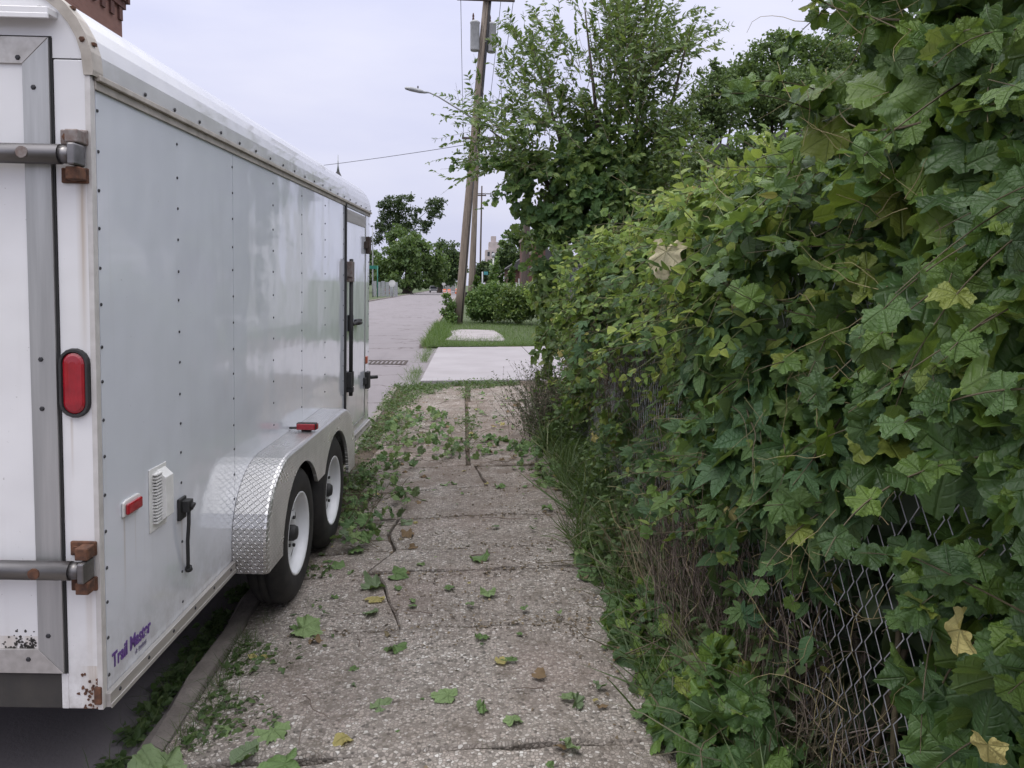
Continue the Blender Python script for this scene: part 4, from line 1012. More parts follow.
b = MB(); b.box(-1.6, 3, 0, 4, -.2, 5.9); b.build('wall', M_BRICK_D, h4)
b = MB(); b.box(-1.9, 3.3, -.4, 4.4, 6.1, 6.35); b.build('roof', M_ROOFD, h4, bevel=.03); b = MB(); b.box(-.4, 3.3, -.46, -.402, 5.95, 6.3); b.build('eave', M_WPAINT, h4)

# ================================================================== TREES
LM_FAR = leaf_mat('far_tree_leaf', [(0, (0.031, 0.061, 0.022)), (.5, (0.046, 0.087, 0.029)), (.85, (0.076, 0.117, 0.036)), (1, (0.102, 0.143, 0.041))], .6, .25)
LM_FAR2 = leaf_mat('far_maple_leaf', [(0, (0.053, 0.099, 0.033)), (.5, (0.082, 0.140, 0.040)), (1, (0.140, 0.199, 0.059))], .6, .3)
LM_PINE = leaf_mat('dark_tree_leaf', [(0, (0.020, 0.041, 0.016)), (.6, (0.036, 0.063, 0.023)), (1, (0.063, 0.090, 0.032))], .6, .2)
M_BARK = simple('rough_bark', (.1, .08, .065), (.045, .036, .03), 6, .95, bump=.8, dist=.02, vec_scale=(3, 3, .6))
def unit(n, r=rng):
    v = r.normal(0, 1, (n, 3)); return nrm(v)
def crown(sc, centres, radii, n, size, subs=16, tight=.3, tmpl=RH, up=.5):
    """leaves in tight clumps spread over ellipsoid lobes; leaves gaps between the clumps"""
    centres = np.asarray(centres, float); radii = np.asarray(radii, float); wts = radii.prod(1) ** (2 / 3); wts /= wts.sum()
    for c, r_, w_ in zip(centres, radii, wts):
        k = max(3, int(subs * len(centres) * w_)); d = unit(k); sub = c + d * r_ * rng.uniform(.35, 1.0, (k, 1)) ** .6
        m = int(n * w_); pick = rng.integers(0, k, m); wt_ = rng.uniform(.5, 1.2, k)[pick]
        pos = sub[pick] + rng.normal(0, 1, (m, 3)) * (r_ * tight * np.array([1, 1, .75])) * wt_[:, None]
        nor = unit(m) + np.array([0, 0, up]) + (pos - c) / r_ * .5
        d_ = unit(m) + np.array([0, 0, -.25])
        T = tmpl[rng.integers(len(tmpl))]; sc.put(T, pos, d_, nor, rng.uniform(.7, 1.3, m) * size)
def tree(name, label, base, h, tr, lobes, n, size, mat, group=None, subs=16, tight=.3, bark=None, fork=.35):
    """lobes: (dx, dy, z, rx, rz) relative to the base"""
    t = thing(name, label, 'tree', base, group=group); b = MB()
    hb = h * fork; b.tube([(0, 0, -.3), (0, 0, .2), (.05 * hb, 0, hb * .6), (0, 0, hb)], [tr * 1.5, tr * 1.1, tr * .9, tr * .8], 10)
    b.build('trunk', bark or M_BARK, t)
    for L_ in sorted(lobes, key=lambda q: -q[3])[:9]:
        b = MB(); e = Vector((L_[0], L_[1], L_[2])); s_ = Vector((0, 0, hb * .9)); m_ = s_.lerp(e, .5) + Vector((rng.normal(0, .1), rng.normal(0, .1), .15)) * L_[3]
        b.tube([s_, m_, e], [tr * (.3 if h > 20 else .5), tr * .2, tr * .06], 6); b.build('limb', bark or M_BARK, t)
    sc = Scatter(); bs = np.array(base)
    crown(sc, [bs + np.array(q[:3]) for q in lobes], [(q[3], q[3], q[4]) for q in lobes], n, size, subs, tight); sc.build('crown', mat, t)
    return t
def px_lobes(base, Y, items):
    """lobes from a crown outline in the picture, built at the tree's own distance: (u, v, r px, depth offset)"""
    o = []
    for u, v, r_, dy in items:
        p = at_y(u, v, Y + dy); k = r_ * (Y + dy) / FOC; o.append((p[0] - base[0], p[1] - base[1], p[2] - base[2], k, k * .85))
    return o
bs = (-10.2, 142, 0)
tree('broadleaf_tree', 'big broad green tree across the road beyond the trailer', bs, 18, .85, px_lobes(bs, 142, [(404, 238, 15, 0), (412, 252, 20, -4), (392, 262, 17, -3), (428, 262, 17, -2), (406, 272, 18, -5), (385, 274, 12, 0), (436, 274, 12, 0), (420, 280, 10, -4), (402, 248, 12, -6)]), 9000, .62, LM_FAR2, subs=26, tight=.2)
bs = (-14.6, 158, 0)
tree('broadleaf_tree', 'tall open crowned dark tree rising above the big tree across the road', bs, 22, .42, px_lobes(bs, 158, [(394, 205, 8, 0), (386, 215, 8, 1), (404, 208, 8, 0), (381, 226, 7, 0), (399, 218, 6, 0), (390, 200, 5, 0), (410, 198, 5, 0), (433, 206, 8, 1), (440, 202, 6, 0), (437, 214, 6, 0), (428, 222, 6, 0), (376, 238, 7, 0), (402, 230, 10, 0), (394, 218, 9, 1), (384, 204, 6, 0), (400, 201, 6, 1), (412, 222, 8, 0), (418, 212, 5, 0), (388, 230, 9, 0), (424, 226, 7, 0), (432, 212, 6, 0)]), 6500, .5, LM_PINE, subs=14, tight=.28, fork=.5)
bs = (-5.2, 170, 0)
tree('broadleaf_tree', 'dark rounded tree at the far right of the clump across the road', bs, 14, .5, px_lobes(bs, 170, [(446, 250, 12, 0), (452, 264, 12, 0), (440, 266, 12, 0), (456, 272, 9, 0), (444, 278, 10, 0), (458, 256, 7, 0)]), 4500, .65, LM_FAR, subs=22, tight=.22)
bs = (-19.5, 150, 0)
tree('broadleaf_tree', 'leafy tree half hidden by the trailer front corner', bs, 12, .5, px_lobes(bs, 150, [(374, 258, 10, 0), (368, 270, 10, 0), (380, 268, 9, 0), (360, 262, 10, 0), (375, 282, 8, 0)]), 3000, .6, LM_FAR2, subs=22, tight=.22)
bs = (-6.5, 215, 0)
tree('broadleaf_tree', 'pale distant tree low under the dark clump', bs, 8, .3, px_lobes(bs, 215, [(430, 282, 7, 0), (440, 283, 6, 0), (420, 284, 6, 0), (450, 284, 6, 0)]), 2000, .7, LM_FAR2, subs=18, tight=.25)
bs = (5.2, 95, 0)
tree('broadleaf_tree', 'rounded tree behind the low brick house', bs, 8, .3, px_lobes(bs, 95, [(505, 256, 10, 0), (497, 266, 8, 0), (516, 264, 9, 0), (510, 248, 6, 0), (525, 256, 8, 0)]), 3600, .42, LM_FAR, subs=22, tight=.24)
bs = (7.0, 100, 0)
tree('broadleaf_tree', 'open pale tree standing above the brick house roofs', bs, 12, .3, px_lobes(bs, 100, [(512, 236, 7, 0), (522, 243, 7, 0), (505, 244, 5, 0), (530, 236, 8, 0), (542, 246, 8, 0), (520, 228, 5, 0)]), 2200, .4, LM_FAR2, subs=14, tight=.28, fork=.5)
bs = (3.0, 98, 0)
tree('broadleaf_tree', 'dark low tree beside the far utility poles', bs, 5, .25, px_lobes(bs, 98, [(486, 268, 8, 0), (480, 276, 7, 0), (490, 277, 8, 0)]), 2000, .4, LM_PINE, subs=20, tight=.25)
# trees beyond the vines on the right
for nm, bs, Y, it, n_, sz, mt, sb in (
    ('big tree with a rounded crown rising behind the vine covered fence', (12.2, 31, 0), 31, [(770, 70, 34, 0), (800, 62, 30, 1), (745, 88, 30, 0), (786, 95, 34, -1), (815, 90, 30, 0), (760, 110, 30, 0), (800, 118, 32, 0), (830, 60, 26, 1), (775, 48, 18, 0)], 17000, .17, LM_FAR2, 46),
    ('slender pale green tree left of the rounded crown behind the fence', (8.6, 27, 0), 27, [(712, 84, 16, 0), (700, 104, 16, 0), (725, 110, 20, 0), (708, 128, 18, 0), (735, 92, 14, 0), (718, 66, 9, 0), (690, 122, 14, 0)], 6500, .13, LM_FAR2, 40),
    ('dark tall tree at the back above the near vine top', (16, 36, 0), 36, [(850, 42, 30, 0), (880, 60, 36, 0), (835, 75, 30, 0), (905, 40, 34, 0), (860, 90, 34, 0), (930, 70, 40, 0)], 9000, .2, LM_FAR, 40),
    ('low leafy tree over the fence line beyond the shrub', (5.6, 19, 0), 19, [(690, 160, 22, 0), (715, 165, 22, 0), (740, 150, 20, 0), (770, 150, 20, 0), (672, 140, 14, 0), (655, 170, 24, 0)], 7000, .11, LM_FAR2, 36)):
    tree('broadleaf_tree', nm, bs, at_y(770, 70, Y)[2], .3, px_lobes(bs, Y, it), n_, sz, mt, subs=sb, tight=.2)

# ================================================================== CHAIN-LINK FENCE AND ITS VINES
FX = 1.12
M_WIREG = simple('galvanised_wire', (.55, .56, .6), (.4, .4, .43), 40, .5, .5, bump=0)
fence = thing('chain_link_fence', 'galvanised chain link fence along the sidewalk buried under vines', 'fence', (FX, 1.0, 0))
a = .052; polys = []
NW = int(7.6 / a); zk = np.arange(0, 35) * a + .02
for i in range(NW):
    k = np.arange(len(zk)); yy = (i + ((k + i) % 2)) * a
    # straight runs with a short interlocking knuckle
    P = np.stack([np.where((k + i) % 2, .004, -.004), yy, zk], 1); P[:, 1] += .012 * np.sin(P[:, 2] * 2 + i * .02)
    P[:, 0] += .02 * np.sin(P[:, 1] * 1.3) + .015 * np.sin(P[:, 2] * 2.2 + P[:, 1])
    polys.append((P, .002))
V, F = tubes(polys, 3); np_mesh('chain_link_mesh', V, F, M_WIREG, fence)
for y in (0, 2.45, 4.9, 7.35):
    b = MB(); b.tube([(.04, y, -.1), (.04, y, 1.86)], .028, 10); b.build('fence_post', M_GREYM, fence)
b = MB(); b.tube([(.05, 0, 1.81), (.05, 3.6, 1.815), (.05, 7.4, 1.81)], .017, 8); b.build('top_rail', M_GREYM, fence)

LM_GRAPE = leaf_mat('grape_leaf', [(0, (0.037, 0.085, 0.028)), (.35, (0.066, 0.137, 0.041)), (.62, (0.097, 0.184, 0.048)), (.82, (0.132, 0.228, 0.044)), (.965, (0.176, 0.267, 0.044)), (1, (0.246, 0.290, 0.058))], .42, .32, tcol=(.24, .34, .04), veins='palmate', spec=.45)
LM_HOP = leaf_mat('pale_vine_leaf', [(0, (0.125, 0.219, 0.056)), (.5, (0.225, 0.350, 0.075)), (1, (0.425, 0.500, 0.100))], .45, .35, tcol=(.3, .4, .05), veins='palmate', spec=.4)
LM_OV = leaf_mat('ovate_leaf', [(0, (0.048, 0.098, 0.037)), (.45, (0.092, 0.172, 0.052)), (.8, (0.149, 0.241, 0.060)), (.96, (0.241, 0.299, 0.063)), (1, (0.368, 0.322, 0.092))], .42, .32, tcol=(.24, .34, .04), veins='pinnate')
LM_CREEP = leaf_mat('creeper_leaf', [(0, (.05, .12, .055)), (.6, (.09, .18, .07)), (1, (.15, .24, .07))], .4, .28, veins='pinnate')
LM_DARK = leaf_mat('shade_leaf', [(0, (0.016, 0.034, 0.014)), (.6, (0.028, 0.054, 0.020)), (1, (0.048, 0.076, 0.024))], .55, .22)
LM_YEL = leaf_mat('yellow_leaf', [(0, (.5, .43, .1)), (.5, (.56, .5, .2)), (1, (.46, .34, .09))], .6, .35, tcol=(.5, .45, .12), veins='palmate', back=0)
LM_TAN = leaf_mat('tan_leaf', [(0, (.6, .53, .34)), (1, (.66, .6, .42))], .7, .3, tcol=(.6, .52, .32), veins='palmate', back=0)
LM_CUT = leaf_mat('cut_leaf', [(0, (0.068, 0.135, 0.047)), (.5, (0.121, 0.216, 0.068)), (1, (0.216, 0.297, 0.108))], .55, .2, veins='palmate', back=.6)
LM_PALE = leaf_mat('pale_cut_leaf', [(0, (.17, .27, .1)), (1, (.26, .36, .15))], .6, .2, veins='palmate', back=.3)
LM_BROWN = leaf_mat('brown_leaf', [(0, (.12, .075, .04)), (1, (.22, .15, .08))], .8, .1, tcol=(.2, .12, .05))
LM_GRASS = leaf_mat('grass_blade', [(0, (.04, .075, .02)), (.6, (.065, .115, .03)), (.92, (.1, .15, .04)), (1, (.24, .2, .1))], .55, .3)
LM_LAWN = leaf_mat('lawn_blade', [(0, (.06, .12, .025)), (.7, (.1, .19, .035)), (1, (.17, .24, .06))], .55, .35)
LM_WEED = leaf_mat('weed_leaf', [(0, (0.046, 0.085, 0.029)), (.6, (0.078, 0.137, 0.042)), (1, (0.130, 0.189, 0.065))], .55, .28)
LM_DRY = leaf_mat('dry_grass', [(0, (.1, .075, .05)), (.6, (.18, .135, .09)), (1, (.28, .22, .14))], .8, .15, tcol=(.25, .2, .12))
M_STEM = simple('vine_stem', (.12, .1, .055), (.07, .055, .035), 20, .8, bump=.2)
M_STEMG = simple('green_stem', (.13, .15, .05), (.09, .1, .04), 20, .6, bump=0)
def dead_mat():
    t = NT('dead_stem'); g = t.n('NewGeometry'); c = t.ramp(g.outputs['Random Per Island'], [(0, (.05, .04, .035)), (.5, (.13, .1, .085)), (.85, (.22, .18, .15)), (1, (.34, .29, .24))])
    return t.done(t.bsdf(c, .9, 0, None, .2))
M_DEAD = dead_mat()

n_a, n_b, n_c = Noise2(1, 4.), Noise2(2, 9.), Noise2(3, 2.)
def ztop(Y):
    return np.interp(Y, [.6, 1.6, 2.05, 2.3, 2.55, 3.1, 4.2, 5.3, 6.2, 7.2, 8.4], [2.85, 2.8, 2.55, 2.22, 2.07, 2.04, 2.05, 2.02, 1.75, 1.45, 1.2])
def face_x(Y, z):
    """front surface of the vine mass, bulging over the walk towards the top"""
    zt = ztop(Y); q = np.clip(z / zt, 0, 1)
    x = 1.08 - .10 * np.exp(-((z - 1.55) / .5) ** 2) - .075 * n_a(Y, z) - .03 * n_b(Y, z) - .05 * n_c(Y, z)
    x = x + np.interp(Y, [5.2, 7, 8.4], [0, .06, .22]) + .16 * np.clip((z - (zt - .25)) / .25, 0, 1.4) ** 2
    x = x - .13 * np.exp(-((z - .15) / .3) ** 2)
    return np.minimum(x, np.where(Y < 2.5, 1.055, 1.3))
def bald(Y, z):
    """patches where only dead tangle or bare wire shows"""
    m = np.zeros_like(Y)
    for y0, z0, ry, rz, s_ in ((4.9, 1.05, .75, .36, 1.), (3.9, 1.12, .4, .3, .75), (2.55, .42, .55, .34, 1.), (2.02, .76, .3, .3, 1.15), (2.0, .45, .25, .3, .9), (3.35, .55, .4, .3, .8), (2.9, 1.5, .25, .12, .6)):
        m = np.maximum(m, s_ * np.exp(-(((Y - y0) / ry) ** 2 + ((z - z0) / rz) ** 2) ** 2))
    return m
def hedge_pts(n, y0, y1, z0, z1, depth, power=1.6, over=0., gaps=.3, frq=None):
    Y = rng.uniform(y0, y1, n); zt = ztop(Y) + over + .10 * n_b(Y, 0 * Y + 3.)
    z = rng.uniform(z0, z1, n); keep = z < zt
    g = n_c(Y * 1.7, z * 2.2) * .35 + n_a(Y * 1.3, z * 1.3, 2.) * .3
    keep &= (rng.uniform(0, 1, n) > bald(Y, z)) & (g > -gaps * 2.2 + rng.normal(0, .12, n))
    Y, z = Y[keep], z[keep]; dep = depth * rng.uniform(0, 1, len(Y)) ** power
    x = face_x(Y, z) + dep
    return np.stack([x, Y, z], 1), dep
def hang(n, out=-.6, up=.7, along=-.25, j=.6, dj=.6, dz=-.6):
    nor = np.array([out, along, up]) + rng.normal(0, j, (n, 3)); d = np.array([-.3, -.1, dz]) + rng.normal(0, dj, (n, 3)); return d, nor
def spray(p0, p1, n, sz, sc, polys, tm=NARROW, droop=.05, rad_=.004, side=1., face=(-.1, -.45, .7), k=7):
    """a thin shoot with alternate leaves"""
    p0, p1 = np.asarray(p0), np.asarray(p1); L_ = np.linalg.norm(p1 - p0)
    tt = np.linspace(0, 1, k)[:, None]; bend = rng.normal(0, .08, 3) * L_
    pts = p0 + (p1 - p0) * tt + bend * (tt * (1 - tt) * 4) + np.array([0, 0, -droop * L_]) * tt * tt
    polys.append((pts, np.linspace(rad_, .001, k)))
    t_ = np.sort(rng.uniform(.08, 1., n)); idx = t_ * (k - 1); i0 = np.minimum(idx.astype(int), k - 2); f = (idx - i0)[:, None]
    pos = pts[i0] * (1 - f) + pts[i0 + 1] * f; ax = nrm(pts[i0 + 1] - pts[i0]); s_ = np.cross(ax, nrm(rng.normal(0, 1, 3) * .6 + np.array([0, -.3, 1.])))
    s_ = nrm(s_) * np.where(np.arange(n) % 2, 1, -1)[:, None]
    d = ax * .75 + s_ * side + rng.normal(0, .2, (n, 3)); nor = np.array(face) + rng.normal(0, .5, (n, 3))
    who = rng.integers(0, len(tm), n); z_ = sz * rng.uniform(.7, 1.2, n) * (1 - .35 * t_)
    for q, T in enumerate(tm): m = who == q; sc.put(T, pos[m], d[m], nor[m], z_[m])
def vine(name, label, loc, specs, stems, yellow=(), group=None, smat=None, shoots=()):
    """specs: (templates, material, part name, n, y0, y1, z0, z1, depth, size, kw)"""
    t = thing(name, label, 'vine', loc, group=group)
    allp = []
    for tm, mat, pn, n, y0, y1, z0, z1, dep, sz, kw in specs:
        kw = dict(kw); hk = kw.pop('hang', {}); sc = Scatter(); P, dp = hedge_pts(n, y0, y1, z0, z1, dep, **kw); allp.append(P)
        who = rng.integers(0, len(tm), len(P)); d, nor = hang(len(P), **hk); s_ = np.clip(rng.normal(sz, sz * .36, len(P)), sz * .35, sz * 1.7)
        for k, T in enumerate(tm): m = who == k; sc.put(T, P[m], d[m], nor[m], s_[m])
        sc.build(pn, mat, t)
    P = np.concatenate(allp); polys = []
    for (tm, mat, pn, n, y0, y1, z0, z1, sz, L0, L1, nl) in shoots:
        sc = Scatter(); Q, dp = hedge_pts(n, y0, y1, z0, z1, .12, gaps=.5)
        for q in Q:
            if q[2] < 1.25 and 1.6 < q[1] < 2.4 and rng.random() < .75: continue
            v = nrm(np.array([rng.normal(-.55, .35), rng.normal(-.1, .7), rng.normal(-.05, .6)])); L_ = rng.uniform(L0, L1)
            spray(q + np.array([.05, 0, 0]) - np.array(loc), q + v * L_ - np.array(loc), nl, sz, sc, polys, tm, .28, .003, 1.2, (-.5, -.3, .7), 14)
        for i_, V_ in enumerate(sc.V): sc.V[i_] = V_ + np.array(loc)
        sc.build(pn, mat, t)
    for _ in range(stems):                                       # runners weaving through the leaves
        p = P[rng.integers(len(P))].copy()
        if p[1] < 1.45: continue
        p[0] += rng.uniform(-.02, .06); v = np.array([rng.normal(-.03, .06), rng.normal(0, .8), rng.normal(.1, .7)]); v = v / np.linalg.norm(v)
        L_ = rng.uniform(.15, .5); k = 9; pts = []
        for q in range(k): pts.append(p.copy()); v = v + rng.normal(0, .18, 3) * [.4, 1, 1] + [0, 0, -.05]; v /= np.linalg.norm(v); p = p + v * L_ / k
        polys.append((np.array(pts) - np.array(loc), np.linspace(rng.uniform(.0012, .0032), .0007, k)))
    if polys: V, F = tubes(polys, 4); np_mesh('stems', V, F, smat or M_STEM, t)
    for (u, v_, X, sz, tan, d_, n_) in yellow:
        p = at_x(u, v_, X); o = Scatter().put(HEART if sz > .05 else OVATE[1], [p], np.array([d_]), np.array([n_]), np.array([sz])).build('yellow_leaf', LM_TAN if tan else LM_YEL, t)
        o['label'] = 'tan withered leaf' if tan else 'yellowed leaf'
    return t
# --- near grape vine: large lobed leaves hanging over the fence
vine('grape_vine', 'near dark grape vine with large lobed leaves hanging over the fence top', (1.2, 1.5, 0), [
    (GRAPE, LM_GRAPE, 'foliage', 820, .75, 2.5, .95, 2.85, .34, .145, dict(power=1.1, gaps=.36)),
    (GRAPE, LM_GRAPE, 'foliage', 620, .8, 1.95, 1.2, 2.1, .14, .145, dict(power=1., gaps=3.)),
    (GRAPE, LM_GRAPE, 'foliage', 260, .9, 1.75, .3, 1.0, .2, .13, dict(power=1.3, gaps=.42)),
    (GRAPE, LM_GRAPE, 'foliage', 360, 1.2, 2.15, 1.9, 2.95, .6, .125, dict(power=.8, gaps=.5, hang=dict(out=-.4, up=.6, j=.6, dj=.7, dz=-.3))),
    ], 70, ((960, 630, .86, .09, 0, (.1, .9, -.5), (-.8, -.3, .3)), (988, 745, .8, .06, 0, (.2, .2, -.9), (-.8, -.5, .3)), (872, 350, .98, .07, 0, (0, .2, -.9), (-.8, -.4, .2)), ), shoots=((GRAPE, LM_GRAPE, 'shoot_leaves', 85, .8, 2.5, .9, 2.7, .12, .2, .5, 7), (CREEP, LM_CREEP, 'creeper_leaves', 30, 1.3, 2.5, .5, 1.2, .1, .15, .35, 4)))
# --- five-leaved creeper in the middle
vine('creeper_vine', 'five leaved creeper with blue green leaflets hanging in the middle of the fence', (1.15, 2.6, 0), [
    (CREEP, LM_CREEP, 'foliage', 300, 1.9, 3.6, .55, 1.5, .1, .095, dict(power=1.4, gaps=.25, hang=dict(up=.75, j=.3))),
    (CREEP, LM_CREEP, 'foliage', 130, 3.4, 5.6, .7, 1.6, .1, .085, dict(power=1.4, gaps=.2)),
    (OVATE, LM_CREEP, 'foliage', 500, 1.9, 4.6, .5, 1.5, .16, .085, dict(gaps=.3)),
    ], 26, ((730, 510, .93, .075, 0, (.05, .1, -1), (-.9, -.4, .2)), (728, 468, .95, .03, 0, (.05, .1, -1), (-.9, -.4, .2)), (712, 362, .95, .06, 0, (0, .6, -.6), (-.8, -.4, .5)), (740, 655, .88, .05, 0, (.2, .3, -.6), (-.8, -.4, .5))), shoots=((CREEP, LM_CREEP, 'shoot_leaves', 60, 2.1, 5.2, .6, 1.6, .1, .15, .4, 5),))
# --- mid grape leaves
vine('grape_vine', 'mid fence grape vine with smaller leaves around the bare tangle', (1.2, 3.6, 0), [
    (GRAPE, LM_GRAPE, 'foliage', 620, 2.1, 3.8, .8, 2.1, .3, .1, dict(gaps=.25)),
    (GRAPE_LO, LM_GRAPE, 'foliage', 1000, 3.5, 6.2, .75, 2.05, .3, .095, dict(gaps=.28)),
    (OVATE, LM_OV, 'foliage', 1500, 2.3, 5.2, .6, 2.05, .26, .07, dict(gaps=.3)),
    ], 80, ((666, 252, .74, .17, 1, (-.2, -.1, -.9), (-.75, -.6, .35)), (690, 190, .9, .07, 0, (0, .3, -.9), (-.8, -.4, .4)), (690, 330, .94, .08, 0, (0, .1, -.9), (-.8, -.4, .4)), (717, 425, .92, .06, 1, (0, .8, -.3), (-.7, -.3, .6))), shoots=((GRAPE_LO, LM_GRAPE, 'shoot_leaves', 90, 2.2, 5.5, .8, 2.0, .09, .2, .45, 8), (NARROW, LM_OV, 'narrow_leaves', 130, 2.2, 5.5, .7, 2.0, .07, .2, .45, 12)))
# --- pale yellow-green vine on the fence top
vine('hop_vine', 'pale yellow green vine scrambling along the fence top beside the shrub', (1.2, 5, 0), [
    (GRAPE_LO, LM_HOP, 'foliage', 1500, 2.9, 5.9, 1.45, 2.15, .32, .075, dict(power=1.1, gaps=.3, hang=dict(out=-.6, up=.8))),
    (OVATE, LM_HOP, 'foliage', 2200, 2.5, 5.9, 1.25, 2.15, .35, .062, dict(power=1.1, gaps=.3, hang=dict(out=-.6, up=.8))),
    (GRAPE_LO, LM_HOP, 'foliage', 500, 2.5, 3.6, 1.8, 2.1, .5, .085, dict(power=.8, gaps=.5, over=.03, hang=dict(up=.9, j=.6))),
    (NARROW, LM_HOP, 'foliage', 550, 2.4, 5.6, 1.85, 2.3, .5, .075, dict(power=.8, gaps=.3, over=.16, hang=dict(up=.5, j=.7, dz=.5))),
    ], 60, ((700, 240, .95, .05, 0, (0, .2, -.9), (-.8, -.4, .4)),), smat=M_STEMG, shoots=((OVATE, LM_HOP, 'shoot_leaves', 280, 2.4, 5.9, 1.4, 2.1, .062, .2, .45, 12),))
# --- far part of the fence before the shrub
vine('ivy_vine', 'dense dark leafy vine on the far end of the fence beside the shrub', (1.15, 6.6, 0), [
    (OVATE, LM_OV, 'foliage', 3600, 4.4, 8.3, .45, 1.9, .3, .072, dict(gaps=.32)),
    (GRAPE_LO, LM_GRAPE, 'foliage', 1500, 5.0, 8.3, .4, 1.95, .3, .09, dict(gaps=.3)),
    ], 70, ((594, 436, .87, .085, 0, (-.1, .4, -.6), (-.7, -.6, .4)), (600, 368, .86, .07, 0, (-.1, .1, -.9), (-.7, -.6, .4)), (606, 470, .86, .05, 0, (-.1, .5, -.3), (-.7, -.6, .4)), (560, 352, .75, .07, 0, (0, .1, -.9), (-.7, -.6, .4))), shoots=((OVATE, LM_OV, 'shoot_leaves', 200, 4.6, 8.2, .5, 1.8, .065, .2, .45, 12),))
# --- deep foliage behind the wire, so that little shows through
def backing(label, y0, y1, n, sz, tm, x0=1.3, x1=2.3, zmax=0.):
    t = thing('overgrown_shrub', label, 'shrub', ((x0 + x1) / 2, (y0 + y1) / 2, 0), group=None)
    Y = rng.uniform(y0, y1, n); z = rng.uniform(0, 1, n) ** .9 * (ztop(Y) - .08 + zmax); X = rng.uniform(x0, x1, n) - .12 * n_a(Y, z)
    P = np.stack([X, Y, z], 1); d, nor = hang(n, j=.7, dj=.7); sc = Scatter(); who = rng.integers(0, len(tm), n)
    for k, T in enumerate(tm): m = who == k; sc.put(T, P[m], d[m], nor[m], rng.uniform(.7, 1.3, m.sum()) * sz)
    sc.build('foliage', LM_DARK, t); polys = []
    for _ in range(40 if x1 - x0 > .5 else 4):
        p = np.array([rng.uniform(x0, x1), rng.uniform(y0, y1), 0.]); v = np.array([rng.normal(0, .15), rng.normal(0, .15), 1.]); pts = []
        for q in range(8): pts.append(p.copy()); p = p + v * .25; v = v + rng.normal(0, .12, 3); v[0] = abs(v[0]) * .5
        polys.append((np.array(pts) - np.array(t.location), np.linspace(.012, .003, 8)))
    V, F = tubes(polys, 5); np_mesh('branches', V, F, M_STEM, t)
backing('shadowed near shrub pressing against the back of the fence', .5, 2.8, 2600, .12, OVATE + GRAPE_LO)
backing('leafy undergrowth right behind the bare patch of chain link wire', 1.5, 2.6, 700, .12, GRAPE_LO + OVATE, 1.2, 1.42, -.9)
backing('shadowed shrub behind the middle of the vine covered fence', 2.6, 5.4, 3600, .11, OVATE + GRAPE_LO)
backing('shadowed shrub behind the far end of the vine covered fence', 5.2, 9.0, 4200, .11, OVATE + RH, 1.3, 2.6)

# --- dead tangle on the wire
def tangle(label, loc, boxes, rmin, rmax, upright):
    t = thing('dead_vine_tangle', label, 'dead vines', loc); polys = []
    for y0, y1, z0, z1, n, L0, L1 in boxes:
        for _ in range(n):
            y, z = rng.uniform(y0, y1), rng.uniform(z0, z1); p = np.array([float(face_x(np.array([y]), np.array([z]))[0]) + rng.uniform(.01, .14), y, z])
            v = np.array([rng.normal(0, .12), rng.normal(0, .5), rng.normal(0, .5) + (upright if rng.random() < .8 else 0)]); v /= np.linalg.norm(v)
            L_ = rng.uniform(L0, L1); k = 7; pts = []
            for q in range(k): pts.append(p.copy()); v = v + rng.normal(0, .22, 3) * [.5, 1, 1]; v /= np.linalg.norm(v); p = p + v * L_ / k; p[2] = max(p[2], .01)
            polys.append((np.array(pts) - np.array(loc), np.linspace(rng.uniform(rmin, rmax), rmin * .6, k)))
    V, F = tubes(polys, 3); np_mesh('stems', V, F, M_DEAD, t); return t
tangle('grey brown tangle of dead stems on the far part of the fence', (1.1, 4.8, 0), [(4.1, 5.9, .55, 1.4, 620, .15, .5), (3.4, 4.4, .8, 1.4, 200, .15, .4)], .001, .0036, .2)
tangle('upright dead stalks against the lower fence below the creeper', (1.1, 2.5, 0), [(2.4, 3.4, .0, .6, 380, .2, .6), (2.9, 4.2, .1, .7, 260, .2, .5), (2.3, 4.2, .0, .55, 60, .4, .8), (1.9, 2.4, .0, .3, 60, .2, .4)], .0008, .0038, .8)

# --- shrub tree at the end of the fence, overgrown by a climber
TB = np.array([1.35, 8.5, 0.])
st = thing('young_elm_tree', 'bushy multi stemmed small leaved tree rising above the end of the fence', 'tree', tuple(TB))
LM_ELM = leaf_mat('small_tree_leaf', [(0, (.05, .095, .03)), (.5, (.085, .15, .038)), (.88, (.14, .21, .045)), (1, (.2, .25, .055))], .45, .32, tcol=(.22, .32, .04))
def outline(u, v, Y): return at_y(u, v, Y)
stems_px = [[(600, 440), (596, 330), (585, 240), (560, 140), (530, 40)], [(604, 440), (606, 330), (604, 220), (596, 110), (585, 10)], [(610, 440), (618, 320), (626, 210), (640, 100), (648, -30)], [(614, 440), (632, 330), (650, 230), (668, 120), (690, 30)], [(606, 440), (600, 300), (570, 215), (530, 160), (490, 130)]]
for k, S_ in enumerate(stems_px):
    pts = [outline(u, v, 8.5 + .12 * math.sin(k * 2.1 + i)) - TB for i, (u, v) in enumerate(S_)]; pts[0][2] = -.05
    b = MB(); b.tube(pts, [.045, .04, .032, .02, .007], 8); b.build('stem', M_BARK, st)
sprays, leavesE = [], Scatter()
